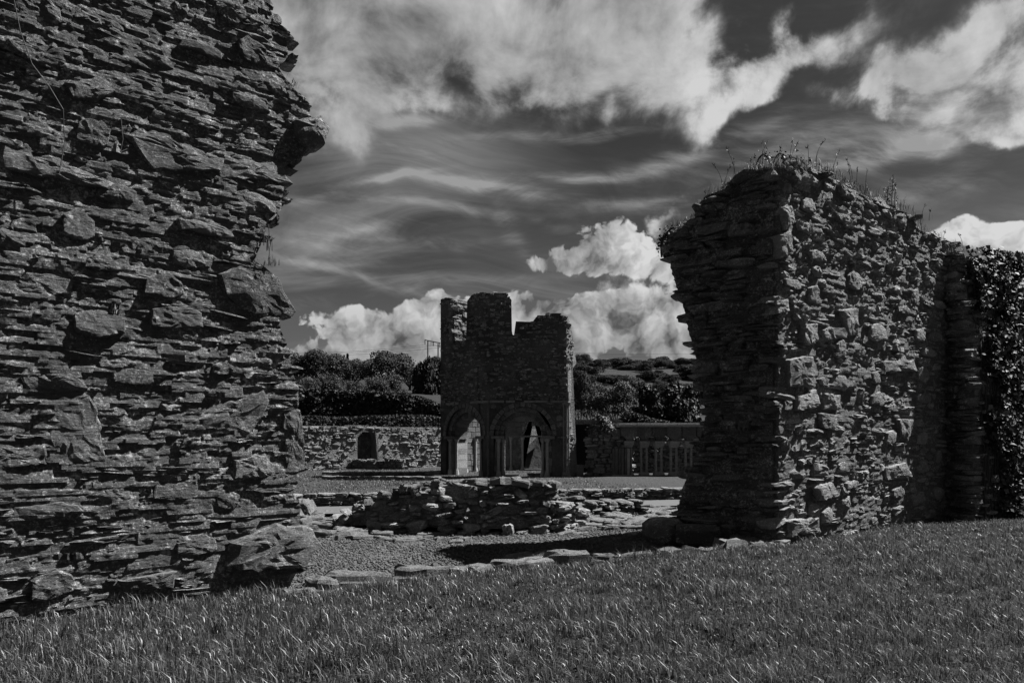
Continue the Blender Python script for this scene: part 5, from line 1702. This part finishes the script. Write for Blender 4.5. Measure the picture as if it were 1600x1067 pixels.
n = 5200
uu = RNG.uniform(0, 1, n); px_, py_, pz_ = [], [], []
for t in uu:
    if t < .5: f_, tp, u = rf_end, te, .55 + t * 2 * (rf_end.L - .55)
    else: f_, tp, u = rf_lit, tl, (t - .5) * 2 * (rf_lit.L - .6)
    q, d, nn = f_.at(u); o = random.uniform(-.02, .8)
    px_.append(q[0] - nn[0] * o - 5.2); py_.append(q[1] - nn[1] * o - 11.6); pz_.append(tp(u) + .02)
ln = RNG.uniform(.05, .17, n) * (.7 + .8 * (fbm(uu * 22, 0, 0, 5, 2) > .0))
put('turf_cap', blades(np.stack([px_, py_], 1), np.array(pz_), ln, RNG.uniform(.005, .009, n), RNG.uniform(.2, .95, n), M_DRY, 'turf_cap'), rw, kind='stuff')
TUFTS = [(1112, 306, 90, .26, .12, 5, 'grass tuft with leaning seed stems on the shoulder of the wall stump'), (1130, 292, 90, .30, .12, 4, 'thick grass tuft just up from the shoulder of the wall stump'), (1085, 340, 70, .16, .10, 0, 'short grass tuft low on the sloping top of the stump'), (1060, 355, 50, .12, .08, 0, 'sparse short tuft near the overhanging lip of the stump'),
         (1215, 258, 90, .24, .16, 4, 'wiry grass tuft at the crown of the wall stump'), (1250, 254, 90, .22, .16, 6, 'grass tuft with the tallest seed stems on the stump crown'), (1295, 268, 110, .20, .14, 6, 'grass tuft just past the crown of the stump'), (1318, 282, 110, .22, .12, 5, 'bushy tuft halfway down the sunny slope of the stump top'),
         (1352, 300, 70, .18, .10, 5, 'tuft with fine stems low on the sunny slope of the stump top'), (1368, 308, 60, .16, .10, 3, 'small tuft near the foot of the stump top slope')]
for (px, py, n, h, s, sd_, lab) in TUFTS:
    f_, t_ = (rf_end, te) if px < 1210 else (rf_lit, tl)
    u, z = f_.hit(px, py)
    q, d, nn = f_.at(u)
    tuft((q[0] - nn[0] * .15, q[1] - nn[1] * .15, t_(u) - .02), n, h, s, lab, seeds=sd_)
for (px, py, lab) in [(1478, 378, 'short grass tuft where the ivy begins on the projecting wall'), (1500, 386, 'ragged tuft on the projecting wall beside the ivy'), (1432, 338, 'small tuft on the knob at the end of the stump')]:
    p = P(px, py, 13.9); tuft((p.x, p.y + .1, p.z - .03), 60, .18, .12, lab, seeds=2, group='grass tufts on the projecting wall')
# tall weed with leaves
w_ = thing('tall_weed', 'tall upright seeding weed on the slope of the stump top', 'weed', (0, 0, 0))
u, z = rf_lit.hit(1398, 318); q, d, nn = rf_lit.at(u); w_.location = (q[0], q[1] + .1, tl(u) - .02)
for dx_, hh in ((0, .62), (-.09, .42), (.05, .5)):
    J = Join(); p = [(dx_ + .03 * (k / 8) ** 2, 0, hh * k / 8) for k in range(9)]; tube(J, p, [.008] * 8 + [.004], 5); put('stem', J.mesh('stem', M_DRY), w_)
    m = 46; t = RNG.random(m)
    put('leaf', leaf_cloud('leaf', np.stack([dx_ + RNG.normal(0, .035, m), RNG.normal(0, .035, m), hh * (.25 + .75 * t)], 1), np.tile([0, -.5, .3], (m, 1)), .035, M_DRY, .8), w_, kind='stuff')
# bramble arching over the crown
br = thing('bramble', 'dark bramble stems arching over the crown of the wall stump', 'bramble', (0, 0, 0))
for (a, m, b) in [((1178, 268), (1192, 242), (1206, 262)), ((1218, 262), (1232, 246), (1262, 260)), ((1205, 262), (1222, 240), (1226, 262)), ((1034, 392), (1028, 372), (1052, 356)), ((1034, 402), (1030, 382), (1040, 368))]:
    Yb = 11.4
    pa, pm, pc = P(*a, Yb), P(m[0], 2 * m[1] - (a[1] + b[1]) / 2, Yb), P(*b, Yb)
    p = [(pa * (1 - t) ** 2 + pm * 2 * t * (1 - t) + pc * t * t) for t in np.linspace(0, 1, 10)]
    J = Join(); tube(J, p, [.016] * 10, 5); put('stem', J.mesh('stem', M_BARK), br)
    n = 60; ii = RNG.integers(0, 10, n)
    pt2 = np.array([list(p[i]) for i in ii]) + RNG.normal(0, .05, (n, 3))
    put('leaf', leaf_cloud('leaf', pt2, np.tile([0, -.5, .5], (n, 1)), .04, M_YEW, .8), br, kind='stuff')
# grass on the left wall
for (px, py, n, h, s, sd_, lab) in [(420, 408, 40, .13, .05, 1, 'wispy grass tuft sprouting above the flat slab at the broken edge'), (418, 385, 14, .30, .02, 2, 'long single grass stems reaching out from the broken edge of the tall wall'), (455, 130, 30, .10, .05, 0, 'tiny grass tuft high on the broken edge of the tall wall')]:
    u, z = lf.hit(px, py); q, d, nn = lf.at(u)
    tuft((q[0] + nn[0] * .02, q[1] + nn[1] * .02, z), n, h, s, lab, seeds=sd_, group='grass on the tall near wall')
for i, (pts_, lab) in enumerate([([(20, 10), (30, 60), (48, 110), (75, 145), (96, 180), (98, 230), (90, 278)], 'thin dead creeper trailing down the upper face of the tall near wall'), ([(185, 195), (188, 225), (184, 245), (195, 240)], 'short curled dead creeper on the tall near wall')]):
    cr = []
    for px, py in pts_:
        u, z = lf.hit(px, py); q, d, nn = lf.at(u); cr.append(Vector((q[0] + nn[0] * .13, q[1] + nn[1] * .13, z)))
    J = Join(); tube(J, cr, [.004] * len(cr), 4); o = put('creeper', J.mesh('creeper', M_DRY)); tag(o, lab, 'creeper')
# weeds at the foot of the left wall
for i in range(9):
    u = random.uniform(u_left + .2, lf.L - 1.1); q, d, nn = lf.at(u)
    X0 = q + nn * random.uniform(.05, .2)
    tuft((X0[0], X0[1], 0.0), 60, random.uniform(.12, .22), .09, 'tuft of longer grass growing against the foot of the tall near wall', M_GRASS, 0, 'tufts along the foot of the tall near wall')
print('objects', len(COL.objects), 'left stones', n_l)
